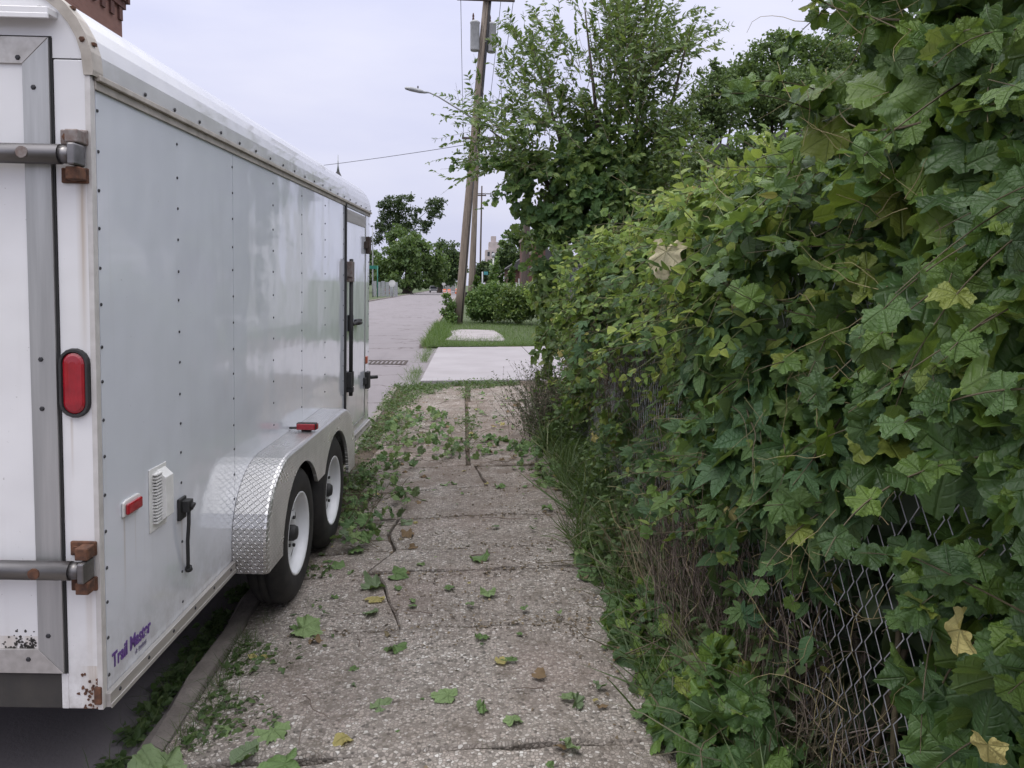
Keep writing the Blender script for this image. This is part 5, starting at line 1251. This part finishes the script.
# envelope of the crown: root of shoots -> tips, by region of the crown
regs = [  # (u0,u1,v0,v1) shoot roots, mean direction (du,dv), length px, count
    (520, 600, 60, 150, (-.35, -1.), 70, 60), (490, 560, 100, 170, (-.9, -.45), 60, 46), (600, 650, 40, 140, (.1, -1.), 95, 85), (620, 670, 60, 150, (.6, -.9), 60, 48),
    (500, 670, 100, 190, (0, -.4), 48, 170), (520, 680, 150, 250, (-.1, .1), 40, 180), (480, 540, 140, 175, (-1., -.15), 52, 26), (600, 660, -30, 80, (.15, -1.), 60, 110), (655, 690, 110, 190, (.8, -.5), 40, 40), (510, 560, 20, 90, (-.5, -1), 40, 22), (650, 690, 20, 60, (.9, -.6), 45, 22)]
for u0, u1, v0, v1, dv, L_, n in regs:
    for _ in range(n):
        Y = 8.5 + rng.normal(0, .5); u, v = rng.uniform(u0, u1), rng.uniform(v0, v1); a_ = rng.normal(0, .42); c_, s2 = math.cos(a_), math.sin(a_)
        du, dvv = dv[0] * c_ - dv[1] * s2, dv[0] * s2 + dv[1] * c_; l = L_ * rng.uniform(.55, 1.15)
        p0 = at_y(u, v, Y); p1 = at_y(u + du * l, v + dvv * l, Y + rng.normal(0, .25))
        spray(p0 - TB, p1 - TB, int(16 + l * .16), .085, leavesE, sprays)
V, F = tubes(sprays, 3); np_mesh('shoots', V, F, M_STEM, st)
o = leavesE.build('foliage', LM_ELM); o.parent = st
# inner fill of the crown so that it is not see-through in its heart
sc = Scatter(); items = [(575, 190, 34), (610, 170, 36), (640, 190, 34), (600, 220, 38), (645, 225, 30), (630, 130, 26), (585, 130, 24), (560, 215, 26), (650, 150, 26), (635, 90, 22)]
cs = [at_y(u, v, 8.6) for u, v, r_ in items]; crown(sc, cs, [np.array([r_ * 8.6 / FOC, r_ * 8.6 / FOC * 1.2, r_ * 8.6 / FOC]) for *_, r_ in items], 5200, .075, 130, .26, OVATE); sc.build('inner_foliage', LM_ELM, st)

ct = thing('climbing_vine', 'broad leaved climber covering the trunk and left side of the small leaved tree', 'vine', (1.2, 8.1, 0))
sc = Scatter(); cpol = []
LM_CLIMB = leaf_mat('climber_leaf', [(0, (0.059, 0.126, 0.043)), (.5, (0.101, 0.198, 0.058)), (1, (0.218, 0.319, 0.076))], .45, .3, veins='palmate')
# broad leaves over the column and the lower crown
def front_patch(n, items, Y, sz, tm, sc, dep=.25, j=.45):
    for _ in range(1):
        wts = np.array([q[2] * q[3] for q in items], float); wts /= wts.sum(); who = rng.choice(len(items), n, p=wts)
        it = np.array(items, float)[who]; aa = rng.uniform(0, 6.28, n); rr = np.sqrt(rng.uniform(0, 1, n)); u = it[:, 0] + np.cos(aa) * rr * it[:, 2]; v = it[:, 1] + np.sin(aa) * rr * it[:, 3]
        bulge = np.sqrt(1 - rr ** 2 * .95) * (it[:, 2] * Y / FOC) * .9
        g = n_a(u * .03, v * .03) + n_b(u * .02, v * .02) * .5; keep = g > -.75
        P = np.array([at_y(a_, b_, Y - c_ + rng.exponential(dep * .5)) for a_, b_, c_ in zip(u[keep], v[keep], bulge[keep])]); m_ = len(P); P[:, 2] = np.maximum(P[:, 2], .03)
        d, nor = hang(m_, out=-.45, up=.6, along=-.7, j=j); w2 = rng.integers(0, len(tm), m_)
        for q, T in enumerate(tm): mm = w2 == q; sc.put(T, P[mm], d[mm], nor[mm], np.clip(rng.normal(sz, sz * .25, mm.sum()), sz * .5, sz * 1.5))
front_patch(2700, [(585, 200, 60, 55), (550, 190, 40, 40), (620, 220, 45, 50), (580, 250, 48, 40), (530, 175, 24, 22), (650, 210, 30, 40), (600, 150, 40, 26)], 8.5, .125, GRAPE_LO, sc)
for (u, v, u2, v2, n) in ((540, 165, 440, 166, 20), (535, 185, 478, 208, 12), (525, 150, 452, 158, 12), (545, 200, 500, 236, 9), (520, 180, 490, 205, 9), (540, 160, 520, 125, 9), (560, 220, 520, 268, 14)):
    spray(at_y(u, v, 8.2), at_y(u2, v2, 8.0), n, .15, sc, cpol, GRAPE_LO, .03, .005)
sc.build('foliage', LM_CLIMB, ct)
sc = Scatter(); front_patch(1300, [(556, 255, 22, 34), (563, 290, 26, 40), (556, 320, 18, 40), (575, 240, 24, 30)], 8.5, .085, OVATE, sc); front_patch(4200, [(562, 310, 24, 60), (552, 272, 18, 34), (590, 300, 52, 60), (575, 350, 42, 60), (600, 390, 46, 50), (560, 290, 30, 40), (620, 340, 40, 70), (550, 260, 18, 20)], 8.5, .075, OVATE, sc); front_patch(700, [(585, 300, 50, 70), (590, 370, 45, 60)], 8.45, .1, GRAPE_LO, sc)
sc.build('lower_foliage', LM_ELM, ct)
V, F = tubes([(p - np.array([1.2, 8.1, 0]), r_) for p, r_ in cpol], 4); np_mesh('shoots', V, F, M_STEM, ct)
# grey wiry bush at the foot of the tree
wb = thing('wiry_bush', 'low grey green wiry bush at the corner where the fence ends', 'bush', (.95, 8.2, 0))
sc = Scatter(); wp = []
for _ in range(330):
    p0 = np.array([rng.normal(.95, .14), rng.normal(8.2, .22), 0.]); p1 = p0 + np.array([rng.normal(-.06, .22), rng.normal(-.05, .22), rng.uniform(.35, .95)])
    spray(p0, p1, 22, .032, sc, wp, NARROW, .1, .003)
LM_WIRY = leaf_mat('wiry_leaf', [(0, (.045, .065, .035)), (.6, (.075, .095, .05)), (1, (.12, .12, .08))], .7, .2)
sc.build('foliage', LM_WIRY, wb); V, F = tubes([(p - np.array(wb.location), r_) for p, r_ in wp], 3); np_mesh('twigs', V, F, M_DEAD, wb)
# overhead shoots of the near vine
sc = Scatter(); hp = []
for (u, v, Y0, u2, v2, Y1, n) in ((960, 45, 1.6, 835, -8, 1.9, 8), (900, 20, 1.9, 792, -30, 2.1, 5), (930, 120, 1.7, 838, 95, 2.2, 6), (880, 60, 2.1, 860, -40, 2.2, 8), (960, 20, 1.7, 905, -40, 1.9, 8), (860, 130, 2.3, 790, 118, 2.7, 8), (840, 170, 2.4, 745, 140, 3.0, 10), (790, 190, 2.8, 700, 150, 3.6, 10), (720, 210, 3.6, 660, 200, 4.3, 8)):
    spray(at_y(u, v, Y0), at_y(u2, v2, Y1), n, .12 if Y0 < 2.3 else .08, sc, hp, GRAPE if Y0 < 2.2 else GRAPE_LO, .04, .004)
oh = thing('overhanging_shoot', 'long vine shoots arching out above the near vine against the sky', 'vine shoot', (1.2, 1.8, 2.3))
sc.build('foliage', LM_GRAPE, oh); V, F = tubes([(p - np.array(oh.location), r_) for p, r_ in hp], 4); np_mesh('stem', V, F, M_STEM, oh)

# ================================================================== GROUND PLANTS
def blades(sc, P, h, hj, lean=.35, tm=BL):
    n = len(P); d = np.array([0, 0, 1.]) + rng.normal(0, lean, (n, 3)) * [1, 1, .2]; nor = rng.normal(0, 1, (n, 3)) * [1, 1, .1]
    who = rng.integers(0, len(tm), n); s_ = np.clip(rng.normal(h, hj, n), h * .3, h * 2)
    for q, T in enumerate(tm): m = who == q; sc.put(T, P[m], d[m], nor[m], s_[m])
def low_leaves(sc, P, sz, tm, up=1., j=.5):
    n = len(P); who = rng.integers(0, len(tm), n); d = rng.normal(0, 1, (n, 3)) * [1, 1, .25]; nor = np.array([0, 0, up]) + rng.normal(0, j, (n, 3))
    for q, T in enumerate(tm): m = who == q; sc.put(T, P[m], d[m], nor[m], rng.uniform(.6, 1.3, m.sum()) * sz)
def gz(x): return -.06 * np.clip((.3 - x) / 1.2, 0, 1)
# long grass and weeds at the fence foot
sc = Scatter(); n = 3600; Y = rng.uniform(1.5, 8.2, n) ; X = 1.0 - np.abs(rng.normal(0, .12, n)) + .1 * n_c(Y, 0 * Y); keep = (X > .66) & (n_a(Y * .8, X) > -.7)
blades(sc, np.stack([X, Y, 0 * X], 1)[keep], .2, .09, .5)
n = 1500; Y = rng.uniform(3.8, 7.6, n); X = rng.uniform(.76, 1.1, n); blades(sc, np.stack([X, Y, 0 * X], 1), .27, .1, .55, BL + BLT)
tag(sc.build('fence_foot_grass', LM_GRASS), kind='stuff')
sc = Scatter(); n = 1900; Y = rng.uniform(2.25, 4.4, n); X = rng.uniform(.9, 1.2, n); blades(sc, np.stack([X, Y, 0 * X], 1), .36, .13, .4, BLT)
tag(sc.build('dry_fence_grass', LM_DRY), kind='stuff')
sc = Scatter(); n = 8200; Y = rng.uniform(2.4, 8.3, n); X = .98 - np.abs(rng.normal(0, .1, n)) + .1 * n_c(Y, 1 + 0 * Y); Z = np.abs(rng.normal(0, .2, n)); keep = X > .62
low_leaves(sc, np.stack([X + Z * .4, Y, Z + .01], 1)[keep], .055, OVATE + NARROW, .8, .6); tag(sc.build('fence_foot_weeds', LM_WEED), kind='stuff')
# verge weeds between kerb and walk
sc = Scatter(); n = 46000; Y = 4.2 + rng.uniform(0, 1, n) ** .8 * 8.6; X = rng.uniform(-1.15, .9, n)
edge = np.interp(Y, [4.2, 5.2, 6.2, 8, 10, 11.5, 12.4, 12.8], [-.78, -.62, -.52, -.5, -.62, -.55, .95, .95])
dens = np.clip((edge - X) / .25, 0, 1) * (n_a(Y * .9, X * 1.2) * .5 + .62) + .55 * np.exp(-((X - .06) / .09) ** 2) * (Y > 7.6) * (n_b(Y, X) > -.3) + .7 * np.exp(-((Y - 12.7) / .22) ** 2)
keep = rng.uniform(0, 1, n) < dens * .8; P = np.stack([X, Y, gz(X) - .015], 1)[keep]
blades(sc, P[::2], .085, .035, .6); tag(sc.build('verge_grass', LM_GRASS), kind='stuff')
sc = Scatter(); Q = P[1::2].copy(); Q[:, 2] += np.abs(rng.normal(0, .035, len(Q))) + .01; low_leaves(sc, Q, .042, OVATE + NARROW, .9, .55); tag(sc.build('verge_weeds', LM_WEED), kind='stuff')
# strip of weeds along the near kerb and in the gutter
sc = Scatter(); n = 7000; Y = rng.uniform(2.2, 5.0, n); X = -.99 + np.abs(rng.normal(0, .1, n)) - .05; keep = n_a(Y * 1.5, 5 + 2 * X) > -.1
P = np.stack([X, Y, gz(X) - .01], 1)[keep]; blades(sc, P, .06, .025, .8)
n = 1100; Y = rng.uniform(2.0, 4.4, n); X = -1.2 - np.abs(rng.normal(0, .04, n)); keep = n_a(Y * 1.3, 9 + 0 * Y) > -.2
P = np.stack([X, Y, 0 * X - .13], 1)[keep]; blades(sc, P, .07, .03, .9); tag(sc.build('kerb_grass', LM_GRASS), kind='stuff')
sc = Scatter(); Q = P.copy(); Q[:, 2] += .02; low_leaves(sc, Q, .04, OVATE, .9, .5)
n = 1500; Y = rng.uniform(2.2, 5.2, n); X = -1.0 + np.abs(rng.normal(0, .12, n)); keep = n_a(Y * 1.5, 5 + 2 * X) > .1; low_leaves(sc, np.stack([X, Y, gz(X) + .01 + np.abs(rng.normal(0, .01, n))], 1)[keep], .03, OVATE, .9, .5); tag(sc.build('gutter_weeds', LM_WEED), kind='stuff')
# tufts in the joints of the walk
sc = Scatter()
for yj in (2.62, 3.6, 4.34, 4.72, 5.38, 6.05, 6.9, 8.0, 9.5, 10.75):
    n = 260 if yj > 4 else 130; X = rng.uniform(-.9, .9, n); keep = n_a(X * 2.2, yj + 0 * X) > .35; X = X[keep]
    blades(sc, np.stack([X, yj + rng.normal(0, .018, len(X)), gz(X) - .015], 1), .04, .018, .9)
tag(sc.build('joint_tufts', LM_GRASS), kind='stuff')
sc = Scatter()
for yj in (3.6, 4.34, 4.72, 5.38, 6.05, 6.9, 8.0): X = rng.uniform(-.9, .9, 170); low_leaves(sc, np.stack([X, yj + rng.normal(0, .05, 170), gz(X) + .002], 1), .022, OVATE, 1.2, .3)
n = 5200; Y = rng.uniform(2.2, 12, n); X = rng.uniform(-.98, .9, n); kp = rng.uniform(0, 1, n) < np.clip(n_a(Y * .8, X * 1.6) * .5 + .12 + .5 * np.abs(X) ** 2 + .06 * (Y - 4), 0.02, 1); X, Y = X[kp], Y[kp]
low_leaves(sc, np.stack([X, Y, gz(X) + .002], 1), .018, OVATE, 1.2, .35)
tag(sc.build('leaf_crumbs', LM_DRY), kind='stuff')
# lawn and bushes beyond the drive
sc = Scatter(); n = 26000; Y = 20.6 + rng.uniform(0, 1, n) ** 1.4 * 14; X = rng.uniform(-1.0, 5.2, n)
bare = (X > -.5) & (X < 1.15) & (Y > 22.5) & (Y < 27.8); keep = ~bare | (rng.uniform(0, 1, n) < .03); P = np.stack([X, Y, 0 * X - .02], 1)[keep]
blades(sc, P, .13, .045, .45)
n = 5000; Y = rng.uniform(20.3, 32, n); X = -1.0 + np.abs(rng.normal(0, .3, n)) - .1; blades(sc, np.stack([X, Y, 0 * X - .02], 1), .2, .08, .5)
n = 1500; X = rng.uniform(-.7, 3.4, n); Y = 20.2 + .19 * (X + .66) + np.abs(rng.normal(0, .22, n)); blades(sc, np.stack([X, Y, 0 * X - .01], 1), .16, .06, .6)
n = 1600; a_ = rng.uniform(0, 6.28, n); X = .35 + .95 * np.cos(a_) + rng.normal(0, .1, n); Y = 25.2 + 2.8 * np.sin(a_) + rng.normal(0, .15, n); blades(sc, np.stack([X, Y, 0 * X - .01], 1), .14, .05, .6)
n = 1500; Y = rng.uniform(12.8, 20.4, n); X = -.78 - np.abs(rng.normal(0, .12, n)); kp = n_a(Y * .8, X) > -.1; blades(sc, np.stack([X, Y, 0 * X - .06], 1)[kp], .12, .05, .7)
tag(sc.build('lawn_grass', LM_LAWN), kind='stuff')
def bush(name, label, Y, items, n, sz, mat, tm=RH, group=None, subs=40, tight=.22):
    u0 = np.mean([i[0] for i in items]); p = at_y(u0, 300, Y); t = thing(name, label, 'bush', (p[0], Y, 0), group=group)
    sc = Scatter(); cs = [at_y(i[0], i[1], Y + i[3]) for i in items]; rs = [np.array([i[2] * Y / FOC] * 2 + [i[2] * Y / FOC * .9]) for i in items]
    crown(sc, cs, rs, n, sz, subs, tight, tm); sc.build('foliage', mat, t); b = MB()
    for c in cs: b.tube([(0, 0, -.05), (c[0] - p[0], c[1] - Y, c[2])], [.04, .015], 5)
    b.build('stems', M_STEM, t); return t
LM_BUSH = leaf_mat('bush_leaf', [(0, (0.065, 0.137, 0.034)), (.5, (0.104, 0.195, 0.047)), (1, (0.182, 0.273, 0.072))], .5, .3)
bush('leafy_bush', 'rounded leafy bush just right of the leaning pole', 33.5, [(484, 298, 15, 0), (498, 294, 14, 0), (478, 311, 10, -.3), (492, 309, 13, -.4), (472, 300, 8, 0)], 6000, .13, LM_BUSH)
bush('leafy_bush', 'broad darker bush in the middle of the row beyond the lawn', 32.5, [(512, 300, 16, 0), (527, 300, 16, 0), (518, 311, 12, -.4), (537, 304, 14, 0), (503, 310, 12, -.4)], 7000, .13, LM_ELM)
bush('leafy_bush', 'light green bush at the right end of the row beside the dark vines', 31, [(548, 290, 16, 0), (556, 301, 16, 0), (540, 294, 13, .3), (562, 284, 14, 0), (552, 311, 12, -.4)], 6500, .12, LM_HOP)
bush('leafy_bush', 'low weedy bush growing round the foot of the leaning pole', 32, [(449, 305, 6, 0), (447, 313, 6, 0), (451, 318, 6, -.3), (446, 296, 4, 0)], 1300, .11, LM_BUSH, subs=16)
def tall_weed(u, Y, h, label):
    p = at_y(u, 300, Y); t = thing('tall_weed', label, 'weed', (p[0], Y, 0), group='tall weeds rising from the bush row')
    sc = Scatter(); wp = []
    q = np.array([p[0], Y, 0.])
    for k_ in range(2): spray(q, q + np.array([rng.normal(0, .18), rng.normal(0, .1), h * rng.uniform(.8, 1.05)]), 110, .26, sc, wp, OVATE, .0, .012, 1.1); sc.build('foliage', LM_BUSH, t); V, F = tubes([(a_ - np.array(t.location), r_) for a_, r_ in wp], 5); np_mesh('stalk', V, F, M_STEMG, t)
for u, h in ((484, 2.3), (492, 2.5), (499, 2.7), (505, 3.0), (511, 2.7), (517, 2.3), (477, 2.0)): tall_weed(u, 34.2, h, 'tall upright weed spike rising from the bushes before the white fence')

# ================================================================== LEAF LITTER
PLACED = [(395, 645, .13, 0, 'dark green crumpled leaf lying alone mid sidewalk'), (448, 694, .12, 1, 'pale green upturned leaf lying flat on the near sidewalk'), (482, 706, .1, 0, 'green leaf curled beside the pale upturned leaf'), (577, 706, .11, 0, 'dark leaf lying on the walk close to the vine clippings'), (568, 748, .1, 1, 'light green leaf at the bottom edge of the sidewalk'), (273, 722, .15, 1, 'large pale leaf lying flat near the kerb'), (245, 742, .14, 0, 'folded dark green leaf beside the large pale leaf'), (160, 760, .2, 1, 'biggest light green leaf at the kerb below the trailer corner'), (220, 721, .09, 1, 'small bright leaf between the kerb and large pale leaf'), (303, 622, .16, 1, 'long light green leaf lying in front of the rear tyre'), (285, 760, .16, 0, 'dark green leaf clump at the bottom of the walk'), (355, 546, .16, 0, 'green leaf beside the front trailer wheel'), (376, 580, .15, 0, 'crumpled green leaf atop a yellowed leaf on the walk'), (378, 594, .12, 2, 'yellowed withered leaf under the crumpled green leaf'), (500, 660, .07, 2, 'small yellowish leaf scrap by the middle crack'), (450, 586, .07, 0, 'little green leaf on the slab past the middle crack'), (480, 637, .08, 0, 'small dark leaf near the crossing crack'), (345, 735, .08, 2, 'dry brownish leaf fragment on the pebbled walk'), (512, 660, .08, 0, 'green leaf lying next to the yellowish scrap'), (405, 520, .12, 0, 'green leaf at the edge of the verge weeds')]
def fallen(p, sz, kind, label, group=None, lo=False, name='fallen_leaf'):
    z = p[2]; t = Scatter(); n_ = np.array([rng.normal(0, .28), rng.normal(-.1, .28), 1. if rng.random() < .75 else -1.]); a_ = rng.uniform(0, 6.28)
    base = np.array([p[0], p[1], z]); d = np.array([math.cos(a_), math.sin(a_), 0.]); T = (GRAPE_LO if lo else GRAPE)[rng.integers(4 if lo else 8)]
    V, F, U = T; V2 = V.copy(); V2[:, 0] *= rng.uniform(.45, 1.); V2[:, 2] = V2[:, 2] * rng.uniform(.5, 1.6) + .25 * V2[:, 0] ** 2 * rng.normal(0, 3) + .15 * np.sin(V2[:, 1] * 9 + V2[:, 0] * 7) * rng.random() ** 2
    o = t.put((V2, F, U), [base * 0], d[None], n_[None], np.array([sz])).build(name, (LM_CUT, LM_PALE, LM_YEL, LM_BROWN)[kind])
    me = o.data; zz = np.empty(len(me.vertices) * 3, np.float32); me.vertices.foreach_get('co', zz); zz = zz.reshape(-1, 3)
    lowest = np.percentile(zz[:, 2], 12); zz[:, 2] = np.maximum(zz[:, 2] - lowest, .003); me.vertices.foreach_set('co', zz.ravel()); me.update(); o.location = base
    return tag(o, label, 'leaf', group)
for u, v, sz, kind, lab in PLACED: p = gnd(u, v); p[2] = gz(p[0]) + .004; fallen(p, sz, kind, lab)
for k in range(290):
    while True:
        Y = 2.4 + 9 * rng.random(); X = rng.uniform(-.95, .85)
        if rng.random() < .25 + .75 * abs(X + .05): break
    fallen(np.array([X, Y, float(gz(np.array(X))) + .004]), float(np.clip(rng.lognormal(-2.95, .5), .02, .13)), (0, 0, 0, 0, 1, 1, 2, 3, 3)[rng.integers(9)], 'small torn leaf scrap scattered over the pebbled sidewalk slabs', 'leaf scraps strewn over the sidewalk', True, 'leaf_scrap')
# heaps of cut vine along the fence foot
def heap(label, c, rx, ry, h, n, sz):
    t = thing('vine_clippings', label, 'clippings', (c[0], c[1], 0)); sc = Scatter(); aa = rng.uniform(0, 6.28, n); rr = np.sqrt(rng.uniform(0, 1, n))
    X, Y = c[0] + np.cos(aa) * rr * rx, c[1] + np.sin(aa) * rr * ry; Z = h * (1 - rr ** 2) * rng.uniform(.3, 1.05, n) + .02
    d = rng.normal(0, 1, (n, 3)) * [1, 1, .5] + [-.3, -.2, -.3]; nor = np.array([-.45, -.35, .8]) + rng.normal(0, .5, (n, 3)); who = rng.integers(0, 8, n)
    for q, T in enumerate(GRAPE): m = who == q; sc.put(T, np.stack([X, Y, Z], 1)[m], d[m], nor[m], rng.uniform(.6, 1.3, m.sum()) * sz)
    sc.build('leaves', LM_GRAPE if sz > .09 else LM_CUT, t); pl = []
    for _ in range(26):
        p = np.array([c[0] + rng.normal(0, rx * .6), c[1] + rng.normal(0, ry * .6), h * rng.uniform(.3, 1.1)]); v = nrm(rng.normal(0, 1, 3) * [1, 1, .35]); L_ = rng.uniform(.15, .45); pts = []
        for q in range(7): pts.append(p.copy()); v = nrm(v + rng.normal(0, .2, 3)); p = p + v * L_ / 7; p[2] = max(p[2], .01)
        pl.append((np.array(pts) - np.array(t.location), np.linspace(.003, .0012, 7)))
    V, F = tubes(pl, 4); np_mesh('stems', V, F, M_STEM, t)
heap('heap of cut grape leaves and stems at the near fence foot', (.9, 2.5), .22, .6, .3, 300, .115)
heap('second low heap of cut leaves further along the fence foot', (.88, 3.35), .2, .45, .22, 220, .1)
heap('small scatter of cut leaves by the grassy fence foot', (.82, 4.3), .16, .5, .12, 120, .085)
heap('pile of wilted green cuttings on the verge beyond the trailer wheels', (-.62, 6.2), .3, 1.1, .06, 90, .075)
heap('little clump of green cuttings just ahead of the front wheel', (-.72, 5.0), .2, .35, .06, 45, .08)
heap('cuttings strewn where the verge weeds meet the far slabs', (-.5, 8.8), .4, 1.2, .06, 110, .08)
heap('cuttings along the fence side of the far slabs', (.72, 7.0), .22, 1.0, .06, 70, .08)
heap('wilted cuttings lying across the walk before the far slabs', (-.1, 7.6), .75, .6, .04, 90, .075)

# fine pale tendrils and dry stalks straying over the vines
td = thing('dry_tendrils', 'thin pale tendrils and dry stalks straying over the vine leaves', 'tendrils', (1.0, 3.5, 1.0)); pl = []
for _ in range(420):
    y = 1.7 + 6 * rng.random() ** 1.4; z = rng.uniform(.35, float(ztop(y))); p = np.array([float(face_x(np.array([y]), np.array([z]))[0]) - rng.uniform(.0, .09), y, z])
    v = nrm(np.array([rng.normal(-.1, .25), rng.normal(0, .8), rng.normal(.0, .7)])); L_ = rng.uniform(.08, .38); pts = []
    for q in range(8): pts.append(p.copy()); v = nrm(v + rng.normal(0, .28, 3) * [.5, 1, 1]); p = p + v * L_ / 8
    pl.append((np.array(pts) - np.array(td.location), np.linspace(rng.uniform(.0008, .0016), .0006, 8)))
M_TEND = simple('pale_dry_stalk', (.3, .26, .13), (.2, .15, .08), 9, .8, bump=0)
V, F = tubes(pl, 3); np_mesh('stems', V, F, M_TEND, td)

# twigs lying about
for k, (u, v, L_) in enumerate(((330, 712, .22), (300, 735, .3), (545, 690, .14), (470, 555, .25), (430, 610, .12), (520, 520, .3), (360, 640, .12))):
    p = gnd(u, v); z = float(gz(np.array(p[0]))); a_ = rng.uniform(0, 3.14); pts = [(math.cos(a_) * L_ * q / 6 + rng.normal(0, .006), math.sin(a_) * L_ * q / 6 + rng.normal(0, .006), .006) for q in range(7)]
    V, F = tubes([(np.array(pts), np.linspace(.003, .0015, 7))], 5); o = np_mesh('twig', V, F, M_DEAD); o.location = (p[0], p[1], z + .002); tag(o, 'thin dry brown twig lying on the pebbled sidewalk slabs', 'twig', 'dry twigs on the sidewalk')
